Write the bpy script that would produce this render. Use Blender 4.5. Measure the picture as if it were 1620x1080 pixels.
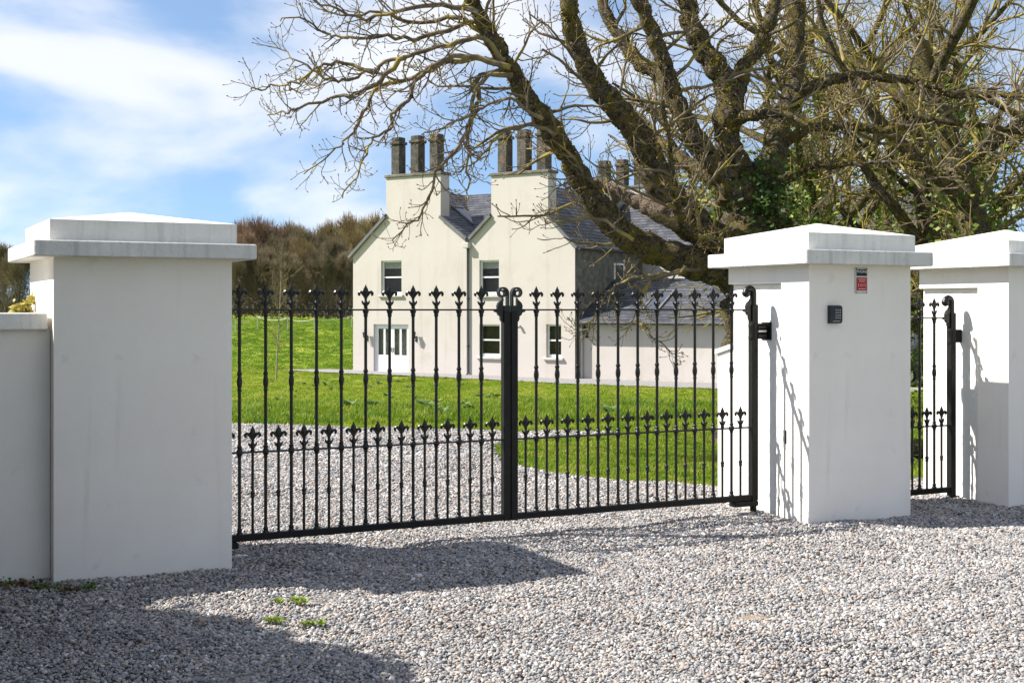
import bpy, math, random
import numpy as np
from mathutils import Vector, Matrix

R = math.radians
rnd = random.Random(7)
rng = np.random.default_rng(7)
sc = bpy.context.scene
for o in list(bpy.data.objects):
    bpy.data.objects.remove(o)
COL = sc.collection

# ------------------------------------------------------------------ camera
F = 2100.0            # focal length in pixels of a 1620-wide frame
EYE = 1.55
HOR = 490.0
cam_d = bpy.data.cameras.new('camera')
cam = bpy.data.objects.new('camera', cam_d)
COL.objects.link(cam)
cam.location = (0, 0, EYE)
cam.rotation_euler = (R(90), 0, 0)
cam_d.sensor_width = 36
cam_d.lens = 36 * F / 1620
cam_d.shift_y = (HOR - 540) / 1620
cam_d.clip_start = 0.1
cam_d.clip_end = 4000
sc.camera = cam

# ------------------------------------------------------------------ sun + sky
SUN_D = Vector((1.98, -0.10, -1.94)).normalized()      # the way light travels
el = math.asin(-SUN_D.z)
to_sun = -SUN_D
az = math.atan2(to_sun.x, to_sun.y)                    # clockwise from +Y
sun_d = bpy.data.lights.new('sun', 'SUN')
sun_d.energy = 5.0
sun_d.angle = R(0.53)
sun_d.color = (1.0, 0.95, 0.87)
sun = bpy.data.objects.new('sun', sun_d)
COL.objects.link(sun)
sun.location = (-20, 5, 30)
sun.rotation_euler = SUN_D.to_track_quat('-Z', 'Y').to_euler()

world = bpy.data.worlds.new('World')
sc.world = world
world.use_nodes = True
wn, wl = world.node_tree.nodes, world.node_tree.links
wn.clear()
def N(nodes, typ, **kw):
    n = nodes.new(typ)
    for k, v in kw.items():
        if k == 'inp':
            for i, x in v.items():
                n.inputs[i].default_value = x
        else:
            setattr(n, k, v)
    return n
w_out = N(wn, 'ShaderNodeOutputWorld')
w_bg = N(wn, 'ShaderNodeBackground', inp={'Strength': 0.085})
sky = N(wn, 'ShaderNodeTexSky', sky_type='NISHITA', sun_disc=False, sun_elevation=el, sun_rotation=az,
        air_density=0.85, dust_density=0.15, ozone_density=2.2, altitude=50)
tc = N(wn, 'ShaderNodeTexCoord')
mp = N(wn, 'ShaderNodeMapping')
mp.inputs['Scale'].default_value = (1.0, 1.0, 2.3)
mp.inputs['Location'].default_value = (11.1, 3.1, 0.45)
nz = N(wn, 'ShaderNodeTexNoise', inp={'Scale': 5.2, 'Detail': 8.0, 'Roughness': 0.5, 'Distortion': 0.2})
cr = N(wn, 'ShaderNodeValToRGB')
cr.color_ramp.interpolation = 'EASE'
cr.color_ramp.elements[0].position = 0.38
cr.color_ramp.elements[1].position = 0.66
cr.color_ramp.elements[0].color = (0.12, 0.12, 0.12, 1)
cr.color_ramp.elements[1].color = (0.76, 0.76, 0.76, 1)
mx = N(wn, 'ShaderNodeMix', data_type='RGBA')
mx.inputs[7].default_value = (6.9, 6.8, 6.8, 1)
hs = N(wn, 'ShaderNodeHueSaturation', inp={'Saturation': 1.12, 'Value': 1.0})
lift = N(wn, 'ShaderNodeVectorMath', operation='ADD')
lift.inputs[1].default_value = (0, 0, 0.12)
lnorm = N(wn, 'ShaderNodeVectorMath', operation='NORMALIZE')
wl.new(tc.outputs['Generated'], lift.inputs[0])
wl.new(lift.outputs[0], lnorm.inputs[0])
wl.new(lnorm.outputs[0], sky.inputs['Vector'])
wl.new(tc.outputs['Generated'], mp.inputs['Vector'])
wl.new(mp.outputs['Vector'], nz.inputs['Vector'])
wl.new(nz.outputs['Fac'], cr.inputs['Fac'])
wl.new(cr.outputs['Color'], mx.inputs[0])
wl.new(sky.outputs['Color'], hs.inputs['Color'])
tint = N(wn, 'ShaderNodeMix', data_type='RGBA', blend_type='MULTIPLY')
tint.inputs[0].default_value = 1.0
tint.inputs[7].default_value = (1.05, 1.12, 1.10, 1)
wl.new(hs.outputs['Color'], tint.inputs[6])
wl.new(tint.outputs[2], mx.inputs[6])
wl.new(mx.outputs[2], w_bg.inputs['Color'])
wl.new(w_bg.outputs['Background'], w_out.inputs['Surface'])

sc.view_settings.view_transform = 'Standard'
sc.view_settings.look = 'None'
sc.view_settings.gamma = 1.0
sc.view_settings.exposure = 1.0
sc.view_settings.use_curve_mapping = False
sc.cycles.max_bounces = 8
sc.cycles.use_denoising = True

# ------------------------------------------------------------------ materials
MATS = {}
def mat(name, ramp, scale=6.0, rough=0.8, bump=0.0, bump_scale=60.0, detail=6.0, spec=0.3, metallic=0.0,
        rand=None, coat=0.0, trans=None, coord='Object', stain=None, distort=0.0, bump_dist=0.01, streak=None, nw=0.25):
    """noise-ramped principled material; rand = 'island' or 'object' shifts the ramp per piece;
    stain = (colour, scale, low, high) mixes in patches with a shape of their own"""
    m = bpy.data.materials.new(name)
    m.use_nodes = True
    nt = m.node_tree
    n, l = nt.nodes, nt.links
    b = n['Principled BSDF']
    t = N(n, 'ShaderNodeTexCoord')
    no = N(n, 'ShaderNodeTexNoise', inp={'Scale': scale, 'Detail': detail, 'Roughness': 0.62, 'Distortion': distort})
    vec = N(n, 'ShaderNodeNewGeometry').outputs['Position'] if coord == 'World' else t.outputs[coord]
    l.new(vec, no.inputs['Vector'])
    rp = N(n, 'ShaderNodeValToRGB')
    els = rp.color_ramp.elements
    pos = [p for p, c in ramp]
    while len(els) < len(ramp):
        els.new(0.5)
    for e, (p, c) in zip(els, ramp):
        e.position = p
        e.color = (*c, 1)
    fac = no.outputs['Fac']
    if rand:
        if rand == 'island':
            g = N(n, 'ShaderNodeNewGeometry').outputs['Random Per Island']
        else:
            g = N(n, 'ShaderNodeObjectInfo').outputs['Random']
        a = N(n, 'ShaderNodeMath', operation='MULTIPLY_ADD', inp={1: nw, 2: -nw / 2})
        l.new(fac, a.inputs[0])
        s = N(n, 'ShaderNodeMath', operation='ADD')
        l.new(g, s.inputs[0]); l.new(a.outputs[0], s.inputs[1])
        fac = s.outputs[0]
    l.new(fac, rp.inputs['Fac'])
    colour = rp.outputs['Color']
    if stain:
        sn = N(n, 'ShaderNodeTexNoise', inp={'Scale': stain[1], 'Detail': 5.0, 'Roughness': 0.6})
        l.new(vec, sn.inputs['Vector'])
        sr = N(n, 'ShaderNodeMapRange', inp={1: stain[2], 2: stain[3]})
        l.new(sn.outputs['Fac'], sr.inputs[0])
        sm = N(n, 'ShaderNodeMix', data_type='RGBA')
        sm.inputs[7].default_value = (*stain[0], 1)
        l.new(sr.outputs[0], sm.inputs[0]); l.new(colour, sm.inputs[6])
        colour = sm.outputs[2]
    if streak:          # (colour, across scale, low, high): run-off marks drawn out downwards
        sp_ = N(n, 'ShaderNodeMapping')
        sp_.inputs['Scale'].default_value = (streak[1], streak[1], streak[1] * .07)
        l.new(vec, sp_.inputs['Vector'])
        sn = N(n, 'ShaderNodeTexNoise', inp={'Scale': 1.0, 'Detail': 5.0, 'Roughness': 0.6})
        l.new(sp_.outputs[0], sn.inputs['Vector'])
        sr = N(n, 'ShaderNodeMapRange', inp={1: streak[2], 2: streak[3]})
        l.new(sn.outputs['Fac'], sr.inputs[0])
        sm = N(n, 'ShaderNodeMix', data_type='RGBA')
        sm.inputs[7].default_value = (*streak[0], 1)
        l.new(sr.outputs[0], sm.inputs[0]); l.new(colour, sm.inputs[6])
        colour = sm.outputs[2]
    l.new(colour, b.inputs['Base Color'])
    b.inputs['Roughness'].default_value = rough
    b.inputs['Specular IOR Level'].default_value = spec
    b.inputs['Metallic'].default_value = metallic
    b.inputs['Coat Weight'].default_value = coat
    if bump:
        bn = N(n, 'ShaderNodeTexNoise', inp={'Scale': bump_scale, 'Detail': 4.0, 'Roughness': 0.6})
        l.new(vec, bn.inputs['Vector'])
        bp = N(n, 'ShaderNodeBump', inp={'Strength': bump, 'Distance': bump_dist})
        l.new(bn.outputs['Fac'], bp.inputs['Height'])
        l.new(bp.outputs['Normal'], b.inputs['Normal'])
    if trans:
        tb = N(n, 'ShaderNodeBsdfTranslucent')
        l.new(colour, tb.inputs['Color'])
        ms = N(n, 'ShaderNodeMixShader', inp={0: trans})
        l.new(b.outputs[0], ms.inputs[1]); l.new(tb.outputs[0], ms.inputs[2])
        l.new(ms.outputs[0], n['Material Output'].inputs['Surface'])
    MATS[name] = m
    return m

mat('render_white', [(0.3, (0.81, 0.755, 0.685)), (0.7, (0.86, 0.815, 0.75))], 2.0, 0.85, 0.4, 130, stain=((0.66, 0.61, 0.53), 7.0, 0.62, 0.85), bump_dist=0.005, streak=((0.70, 0.65, 0.57), 9.0, 0.60, 0.88))
mat('render_rough', [(0.3, (0.74, 0.72, 0.68)), (0.7, (0.80, 0.79, 0.75))], 4.0, 0.9, 0.7, 26, bump_dist=0.012)
mat('cap_white', [(0.25, (0.68, 0.66, 0.62)), (0.65, (0.80, 0.78, 0.74))], 4.0, 0.8, 0.45, 70, stain=((0.42, 0.41, 0.39), 16.0, 0.66, 0.84), bump_dist=0.006, streak=((0.52, 0.50, 0.46), 14.0, 0.52, 0.78))
mat('iron', [(0.3, (0.004, 0.004, 0.004)), (0.7, (0.010, 0.0095, 0.008))], 25.0, 0.36, 0.15, 120, spec=0.4, bump_dist=0.002)
mat('iron_flat', [(0.3, (0.004, 0.004, 0.004)), (0.7, (0.012, 0.011, 0.009))], 25.0, 0.48, 0.2, 90, spec=0.25, bump_dist=0.002)
mat('cap_grey', [(0.25, (0.52, 0.51, 0.48)), (0.6, (0.66, 0.645, 0.61)), (0.75, (0.74, 0.72, 0.68))], 3.0, 0.8, 0.5, 60, stain=((0.34, 0.335, 0.325), 18.0, 0.62, 0.82), bump_dist=0.008, streak=((0.40, 0.39, 0.37), 16.0, 0.50, 0.76))
mat('plate_grey', [(0.3, (0.30, 0.30, 0.29)), (0.7, (0.48, 0.48, 0.46))], 20.0, 0.6, 0.2, 60)
mat('pebble', [(0.0, (0.085, 0.086, 0.092)), (0.14, (0.275, 0.270, 0.268)), (0.28, (0.155, 0.163, 0.180)), (0.46, (0.43, 0.415, 0.40)),
               (0.60, (0.235, 0.238, 0.248)), (0.75, (0.41, 0.355, 0.31)), (0.87, (0.33, 0.25, 0.20)), (1.0, (0.62, 0.61, 0.59))], 1.3, 0.7, 0.3, 120, rand='object', bump_dist=0.002, coord='World', nw=0.5)
gm = mat('gravel_bed', [(0.3, (0.05, 0.047, 0.045)), (0.75, (0.24, 0.215, 0.195))], 45, 0.95)
_n, _l = gm.node_tree.nodes, gm.node_tree.links
_t = N(_n, 'ShaderNodeTexCoord')
_v = N(_n, 'ShaderNodeTexVoronoi', inp={'Scale': 46.0, 'Randomness': 1.0})
_l.new(_t.outputs['Object'], _v.inputs['Vector'])
_r = N(_n, 'ShaderNodeValToRGB')
_r.color_ramp.elements[0].color = (0.06, 0.058, 0.06, 1); _r.color_ramp.elements[1].color = (0.30, 0.27, 0.24, 1)
_e = _r.color_ramp.elements.new(0.5); _e.color = (0.16, 0.152, 0.148, 1)
_s = N(_n, 'ShaderNodeSeparateColor')
_l.new(_v.outputs['Color'], _s.inputs[0]); _l.new(_s.outputs[0], _r.inputs['Fac'])
_l.new(_r.outputs['Color'], _n['Principled BSDF'].inputs['Base Color'])
_b = N(_n, 'ShaderNodeBump', inp={'Strength': 1.0, 'Distance': 0.012}); _b.invert = True
_l.new(_v.outputs['Distance'], _b.inputs['Height']); _l.new(_b.outputs['Normal'], _n['Principled BSDF'].inputs['Normal'])
mat('gravel_far', [(0.3, (0.17, 0.165, 0.165)), (0.55, (0.26, 0.25, 0.25)), (0.75, (0.36, 0.345, 0.335))], 14, 0.95, 0.6, 30, bump_dist=0.02)
mat('turf', [(0.30, (0.11, 0.165, 0.012)), (0.50, (0.185, 0.245, 0.018)), (0.70, (0.29, 0.31, 0.04))], 0.45, 0.95, 0.8, 14, detail=9, bump_dist=0.04, spec=0.1, coord='World',
    stain=((0.26, 0.28, 0.04), 0.22, 0.50, 0.68))
mat('blade', [(0.0, (0.11, 0.20, 0.012)), (0.4, (0.195, 0.285, 0.018)), (0.75, (0.30, 0.355, 0.032)), (1.0, (0.40, 0.385, 0.09))], 0.5, 0.6, rand='object', trans=0.4, spec=0.2, coord='World', nw=1.5)
mat('blade_deep', [(0.0, (0.065, 0.15, 0.012)), (0.6, (0.15, 0.25, 0.016)), (1.0, (0.27, 0.335, 0.03))], 0.7, 0.6, rand='object', trans=0.4, spec=0.2, coord='World', nw=1.2)
mat('dock_leaf', [(0.0, (0.07, 0.13, 0.03)), (1.0, (0.16, 0.24, 0.07))], 4.0, 0.5, rand='island', trans=0.25)
mat('weed', [(0.0, (0.14, 0.22, 0.02)), (1.0, (0.27, 0.34, 0.05))], 4.0, 0.5, rand='island', trans=0.35)
mat('yellow_leaf', [(0.0, (0.35, 0.30, 0.06)), (1.0, (0.55, 0.48, 0.14))], 4.0, 0.5, rand='island', trans=0.35)
mat('bark', [(0.36, (0.028, 0.022, 0.015)), (0.48, (0.085, 0.068, 0.048)), (0.60, (0.18, 0.152, 0.118)), (0.74, (0.42, 0.375, 0.31))], 20.0, 0.95, 1.0, 55, stain=((0.19, 0.152, 0.03), 9.0, 0.46, 0.68), distort=1.5, bump_dist=0.06, spec=0.1, detail=9)
mat('moss', [(0.0, (0.10, 0.08, 0.02)), (0.5, (0.20, 0.165, 0.035)), (1.0, (0.33, 0.28, 0.07))], 6.0, 0.95, rand='island', spec=0.05)
mat('twig', [(0.3, (0.085, 0.066, 0.044)), (0.6, (0.20, 0.162, 0.112)), (0.8, (0.37, 0.31, 0.23))], 6.0, 0.9, stain=((0.27, 0.215, 0.05), 3.0, 0.5, 0.62), spec=0.15)
mat('twig_back', [(0.3, (0.12, 0.093, 0.05)), (0.6, (0.25, 0.195, 0.105)), (0.8, (0.40, 0.33, 0.21))], 3.0, 0.9, stain=((0.27, 0.22, 0.05), 1.5, 0.44, 0.60), spec=0.1)
mat('dead_wood', [(0.35, (0.10, 0.07, 0.048)), (0.52, (0.22, 0.165, 0.12)), (0.68, (0.38, 0.31, 0.24))], 16.0, 0.9, 1.0, 45, bump_dist=0.05, distort=1.0)
mat('bud', [(0.0, (0.16, 0.09, 0.05)), (1.0, (0.30, 0.19, 0.10))], 4.0, 0.7, rand='island')
mat('ivy', [(0.0, (0.045, 0.085, 0.014)), (0.45, (0.11, 0.165, 0.024)), (1.0, (0.25, 0.285, 0.06))], 3.0, 0.5, rand='island', trans=0.2, spec=0.2)
mat('laurel', [(0.0, (0.03, 0.06, 0.015)), (1.0, (0.08, 0.14, 0.03))], 3.0, 0.4, rand='island', trans=0.2)
mat('far_rust', [(0.3, (0.18, 0.118, 0.076)), (0.7, (0.30, 0.205, 0.135))], 0.6, 0.95, spec=0.05)
mat('far_tan', [(0.3, (0.185, 0.143, 0.068)), (0.7, (0.32, 0.252, 0.125))], 0.6, 0.95, spec=0.05)
mat('far_grey', [(0.3, (0.15, 0.122, 0.075)), (0.7, (0.27, 0.222, 0.14))], 0.6, 0.95, spec=0.05)
mat('far_trunk', [(0.3, (0.05, 0.042, 0.03)), (0.7, (0.10, 0.085, 0.06))], 1.0, 0.95, spec=0.05)
mat('cream', [(0.3, (0.495, 0.452, 0.42)), (0.7, (0.53, 0.49, 0.46))], 0.5, 0.9, 0.4, 14, stain=((0.46, 0.415, 0.365), 0.8, 0.52, 0.75), bump_dist=0.015, streak=((0.42, 0.375, 0.325), 2.2, 0.56, 0.80))
mat('white_paint', [(0.3, (0.76, 0.77, 0.80)), (0.7, (0.80, 0.81, 0.83))], 3.0, 0.4)
mat('sill_stone', [(0.3, (0.42, 0.41, 0.38)), (0.7, (0.55, 0.53, 0.50))], 3.0, 0.8, 0.2, 30)
mat('slate', [(0.0, (0.036, 0.038, 0.046)), (0.5, (0.060, 0.063, 0.076)), (1.0, (0.095, 0.097, 0.11))], 2.0, 0.55, 0.15, 30, rand='island', spec=0.4)
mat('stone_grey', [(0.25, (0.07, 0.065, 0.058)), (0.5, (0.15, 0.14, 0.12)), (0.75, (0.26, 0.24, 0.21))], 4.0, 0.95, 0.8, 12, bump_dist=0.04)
mat('shaft_stone', [(0.25, (0.036, 0.034, 0.031)), (0.5, (0.085, 0.078, 0.068)), (0.75, (0.17, 0.155, 0.13))], 3.5, 0.95, 0.8, 9, stain=((0.16, 0.105, 0.08), 1.8, 0.54, 0.68), bump_dist=0.05)
mat('lead', [(0.3, (0.10, 0.10, 0.105)), (0.7, (0.17, 0.17, 0.175))], 3.0, 0.6)
mat('pipe_dark', [(0.3, (0.03, 0.03, 0.035)), (0.7, (0.05, 0.05, 0.055))], 3.0, 0.5)
mat('pipe_pale', [(0.3, (0.40, 0.39, 0.36)), (0.7, (0.50, 0.48, 0.45))], 3.0, 0.6)
mat('room_dark', [(0.3, (0.06, 0.064, 0.055)), (0.7, (0.13, 0.13, 0.11))], 0.8, 0.9)
mat('curtain', [(0.3, (0.40, 0.40, 0.36)), (0.7, (0.52, 0.51, 0.47))], 6.0, 0.9)
mat('pane_backing', [(0.3, (0.17, 0.175, 0.15)), (0.7, (0.24, 0.24, 0.21))], 6.0, 0.9)  # mid tone standing in for a lighter room behind the door panes
mat('black_plastic', [(0.3, (0.012, 0.013, 0.018)), (0.7, (0.022, 0.024, 0.032))], 9.0, 0.45, spec=0.4)
mat('key_grey', [(0.3, (0.25, 0.25, 0.26)), (0.7, (0.33, 0.33, 0.34))], 9.0, 0.5)
mat('steel', [(0.3, (0.42, 0.43, 0.43)), (0.7, (0.55, 0.56, 0.56))], 30.0, 0.4, metallic=0.6)
mat('sign_black', [(0.3, (0.01, 0.008, 0.008)), (0.7, (0.015, 0.012, 0.012))], 9.0, 0.4)
mat('sign_red', [(0.3, (0.34, 0.012, 0.022)), (0.7, (0.42, 0.02, 0.03))], 9.0, 0.4)
mat('sign_white', [(0.3, (0.70, 0.70, 0.70)), (0.7, (0.8, 0.8, 0.8))], 9.0, 0.5)
mat('sign_pink', [(0.3, (0.70, 0.30, 0.30)), (0.7, (0.8, 0.40, 0.40))], 9.0, 0.5)
mat('car_paint', [(0.3, (0.012, 0.013, 0.016)), (0.7, (0.016, 0.017, 0.02))], 3.0, 0.25, coat=0.8)
mat('tyre', [(0.3, (0.012, 0.012, 0.012)), (0.7, (0.02, 0.02, 0.02))], 9.0, 0.9)
mat('rope_white', [(0.3, (0.6, 0.6, 0.55)), (0.7, (0.75, 0.75, 0.7))], 9.0, 0.8)
mat('sand', [(0.3, (0.24, 0.175, 0.12)), (0.7, (0.36, 0.28, 0.20))], 18.0, 0.95, 0.8, 90, bump_dist=0.006)
mat('dead_leaf', [(0.3, (0.10, 0.06, 0.03)), (0.7, (0.20, 0.12, 0.06))], 9.0, 0.8)
gl = bpy.data.materials.new('glass'); gl.use_nodes = True
gb = gl.node_tree.nodes['Principled BSDF']
gb.inputs['Transmission Weight'].default_value = 1.0
gb.inputs['Roughness'].default_value = 0.02
gb.inputs['IOR'].default_value = 1.35
gb.inputs['Base Color'].default_value = (0.85, 0.9, 0.88, 1)
MATS['glass'] = gl

# ------------------------------------------------------------------ mesh helpers
class MB:
    def __init__(s):
        s.v, s.f = [], []
    def add(s, vs, fs):
        k = len(s.v)
        s.v += [tuple(v) for v in vs]
        s.f += [tuple(i + k for i in f) for f in fs]
        return s
    def box(s, x0, x1, y0, y1, z0, z1, bev=0.0):
        if bev <= 0:
            vs = [(x, y, z) for z in (z0, z1) for x, y in ((x0, y0), (x1, y0), (x1, y1), (x0, y1))]
            return s.add(vs, [(3, 2, 1, 0), (4, 5, 6, 7), (0, 1, 5, 4), (1, 2, 6, 5), (2, 3, 7, 6), (3, 0, 4, 7)])
        b = bev
        lay = []
        for z, c in ((z0, b), (z0 + b, 0), (z1 - b, 0), (z1, b)):
            i = b if c else 0
            X0, X1, Y0, Y1 = x0 + i, x1 - i, y0 + i, y1 - i
            lay += [(X0 + b, Y0, z), (X1 - b, Y0, z), (X1, Y0 + b, z), (X1, Y1 - b, z),
                    (X1 - b, Y1, z), (X0 + b, Y1, z), (X0, Y1 - b, z), (X0, Y0 + b, z)]
        fs = [tuple(range(7, -1, -1)), tuple(range(24, 32))]
        for r in range(3):
            for i in range(8):
                j = (i + 1) % 8
                fs.append((r * 8 + i, r * 8 + j, r * 8 + 8 + j, r * 8 + 8 + i))
        return s.add(lay, fs)
    def prism(s, poly, z0, z1):
        n = len(poly)
        vs = [(x, y, z0) for x, y in poly] + [(x, y, z1) for x, y in poly]
        fs = [tuple(range(n - 1, -1, -1)), tuple(range(n, 2 * n))]
        fs += [(i, (i + 1) % n, n + (i + 1) % n, n + i) for i in range(n)]
        return s.add(vs, fs)
    def extr(s, poly, y0, y1):
        """polygon in x,z pushed along y"""
        n = len(poly)
        vs = [(x, y0, z) for x, z in poly] + [(x, y1, z) for x, z in poly]
        fs = [tuple(range(n)), tuple(range(2 * n - 1, n - 1, -1))]
        fs += [(i, n + i, n + (i + 1) % n, (i + 1) % n) for i in range(n)]
        return s.add(vs, fs)
    def lathe(s, prof, n=10, cx=0, cy=0, fy=1.0):
        vs, fs = [], []
        for r, z in prof:
            for i in range(n):
                a = 2 * math.pi * i / n
                vs.append((cx + r * math.cos(a), cy + r * fy * math.sin(a), z))
        m = len(prof)
        for j in range(m - 1):
            for i in range(n):
                k = (i + 1) % n
                fs.append((j * n + i, j * n + k, j * n + n + k, j * n + n + i))
        fs.append(tuple(range(n - 1, -1, -1)))
        fs.append(tuple(range((m - 1) * n, m * n)))
        return s.add(vs, fs)
    def tube(s, pts, rad, n=8, fy=None):
        v, q = tube_arrays(np.array(pts, float), np.array(rad, float) * np.ones(len(pts)), n)
        k = len(v)
        fs = [tuple(int(i) for i in a) for a in q]
        fs.append(tuple(range(n - 1, -1, -1)))
        fs.append(tuple(range(k - n, k)))
        return s.add(v.tolist(), fs)
    def mesh(s, name, m, smooth=False):
        me = bpy.data.meshes.new(name)
        me.from_pydata(s.v, [], s.f)
        me.materials.append(MATS[m])
        if smooth:
            me.polygons.foreach_set('use_smooth', [True] * len(me.polygons))
            try:
                me.set_sharp_from_angle(angle=R(50))
            except Exception:
                pass
        me.update()
        return me
    def build(s, name, m, parent=None, smooth=False, loc=None):
        return link(name, s.mesh(name, m, smooth), parent, loc)

def link(name, me, parent=None, loc=None, rotz=None):
    o = bpy.data.objects.new(name, me)
    COL.objects.link(o)
    o.parent = parent
    if loc is not None:
        o.location = loc
    if rotz is not None:
        o.rotation_euler = (0, 0, rotz)
    return o

def empty(name, loc, rotz=0.0):
    o = bpy.data.objects.new(name, None)
    COL.objects.link(o)
    o.location = loc
    o.rotation_euler = (0, 0, rotz)
    o.empty_display_size = 0.2
    return o

def tag(o, label=None, cat=None, group=None, kind=None):
    if label: o['label'] = label
    if cat: o['category'] = cat
    if group: o['group'] = group
    if kind: o['kind'] = kind
    return o

def copy_tree(o, parent=None):
    c = o.copy()
    COL.objects.link(c)
    c.parent = parent
    for ch in o.children:
        copy_tree(ch, c)
    return c

def tube_arrays(P, rad, n):
    T = np.gradient(P, axis=0)
    T /= np.linalg.norm(T, axis=1)[:, None] + 1e-9
    m = T.mean(0)
    ref = np.eye(3)[np.argmin(np.abs(m))]
    A = np.cross(T, ref); A /= np.linalg.norm(A, axis=1)[:, None] + 1e-9
    B = np.cross(T, A)
    a = np.arange(n) * 2 * math.pi / n
    ring = P[:, None] + rad[:, None, None] * (np.cos(a)[None, :, None] * A[:, None] + np.sin(a)[None, :, None] * B[:, None])
    k = len(P)
    i = np.arange(n); j = (i + 1) % n
    q = np.stack([i, j, j + n, i + n], 1)
    Q = (q[None] + (np.arange(k - 1) * n)[:, None, None]).reshape(-1, 4)
    return ring.reshape(-1, 3), Q

class Acc:
    """numpy quad soup, for branches and leaves"""
    def __init__(s):
        s.V, s.Q, s.n = [], [], 0
    def raw(s, v, q):
        s.V.append(v); s.Q.append(q + s.n); s.n += len(v)
    def tube(s, P, rad, n, rough=0.0, r=None):
        v, q = tube_arrays(P, rad, n)
        if rough:
            c = np.repeat(P, n, axis=0)
            k = 1 + rough * r.normal(size=len(v)) + rough * 1.3 * np.sin(v[:, 0] * 9 + 3 * np.sin(v[:, 2] * 7)) * np.sin(v[:, 2] * 11 + v[:, 1] * 8)
            v = c + (v - c) * k[:, None]
        s.raw(v, q)
    def mesh(s, name, m, smooth=True):
        V = np.concatenate(s.V).astype(np.float32); Q = np.concatenate(s.Q).astype(np.int32)
        me = bpy.data.meshes.new(name)
        me.vertices.add(len(V)); me.vertices.foreach_set('co', V.ravel())
        me.loops.add(Q.size); me.loops.foreach_set('vertex_index', Q.ravel())
        me.polygons.add(len(Q))
        me.polygons.foreach_set('loop_start', np.arange(len(Q), dtype=np.int32) * 4)
        me.polygons.foreach_set('use_smooth', np.full(len(Q), smooth))
        me.update(calc_edges=True)
        me.validate()
        me.materials.append(MATS[m])
        return me

def leaves(acc, C, size, r, flat=0.0, aspect=0.6):
    """one small folded quad per centre"""
    n = len(C)
    d = r.normal(size=(n, 3)); d /= np.linalg.norm(d, axis=1)[:, None]
    e = r.normal(size=(n, 3)); e[:, 2] *= (1 - flat); d[:, 2] *= (1 - flat)
    e -= (e * d).sum(1)[:, None] * d; e /= np.linalg.norm(e, axis=1)[:, None] + 1e-9
    s = size * r.uniform(0.6, 1.4, n)[:, None]
    v = np.stack([C - d * s, C + e * s * aspect, C + d * s, C - e * s * aspect], 1).reshape(-1, 3)
    acc.raw(v, np.arange(4 * n).reshape(-1, 4))

# ------------------------------------------------------------------ ground shape
def sstep(t):
    t = np.clip(t, 0, 1)
    return t * t * (3 - 2 * t)
def H(x, y):
    x = np.asarray(x, float); y = np.asarray(y, float)
    near = 1 - sstep((y - 11) / 10)
    z = (-0.030 - 0.005 * np.clip(x, -6, 6)) * near
    z = z - 1.19 * sstep((y - 14) / 36)
    z = z + 2.45 * sstep((y - 58) / 85)
    z = z + 0.10 * np.exp(-((y - 22.5) / 3.0) ** 2) * (0.7 + 0.3 * np.sin(x * 0.9))
    z = z + 0.012 * np.sin(x * 2.1 + 1.0) * np.sin(y * 1.7) + 0.03 * np.sin(x * 0.4 + y * 0.3) * sstep((y - 14) / 8)
    return z
def pg(px, py):
    """the ground point seen at a photograph pixel"""
    dx, dz = (px - 810) / F, (HOR - py) / F
    y = 4.0
    while y < 300:
        if EYE + dz * y < H(dx * y, y):
            break
        y *= 1.004
    return dx * y, y
def at(px, py, D):
    return np.array([(px - 810) / F * D, D, EYE + (HOR - py) / F * D])

TH = math.atan2(0.454, 0.891)
U = np.array([math.cos(TH), math.sin(TH)]); V = np.array([-math.sin(TH), math.cos(TH)])
G0 = np.array([-1.728, 8.42])
def gp(t, v=0.0):
    return G0 + U * t + V * v

# ground sheet: fine near, coarse to the horizon
def axis(pts):
    out = []
    for (a, b, st) in pts:
        out += list(np.arange(a, b, st))
    return np.array(out + [pts[-1][1]])
gx = axis([(-1500, -200, 130), (-200, -40, 10), (-40, -12, 1.5), (-12, 14, 0.25), (14, 40, 1.5), (40, 200, 10), (200, 1500, 130)])
gy = axis([(-300, -20, 40), (-20, 2, 2), (2, 30, 0.25), (30, 70, 1.0), (70, 160, 3), (160, 400, 20), (400, 2800, 200)])
XX, YY = np.meshgrid(gx, gy)
ZZ = H(XX, YY) - 0.03
def grid_mesh(name, XX, YY, ZZ, m, keep=None):
    ny, nx = XX.shape
    V_ = np.stack([XX, YY, ZZ], 2).reshape(-1, 3)
    idx = np.arange(nx * ny).reshape(ny, nx)
    Q = np.stack([idx[:-1, :-1], idx[:-1, 1:], idx[1:, 1:], idx[1:, :-1]], 2).reshape(-1, 4)
    if keep is not None:
        Q = Q[keep.reshape(-1)]
        used = np.unique(Q)
        re = np.zeros(len(V_), int); re[used] = np.arange(len(used))
        V_, Q = V_[used], re[Q]
    a = Acc(); a.raw(V_, Q)
    return a.mesh(name, m)
tag(link('ground', grid_mesh('ground', XX, YY, ZZ, 'turf')), kind='structure')

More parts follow.
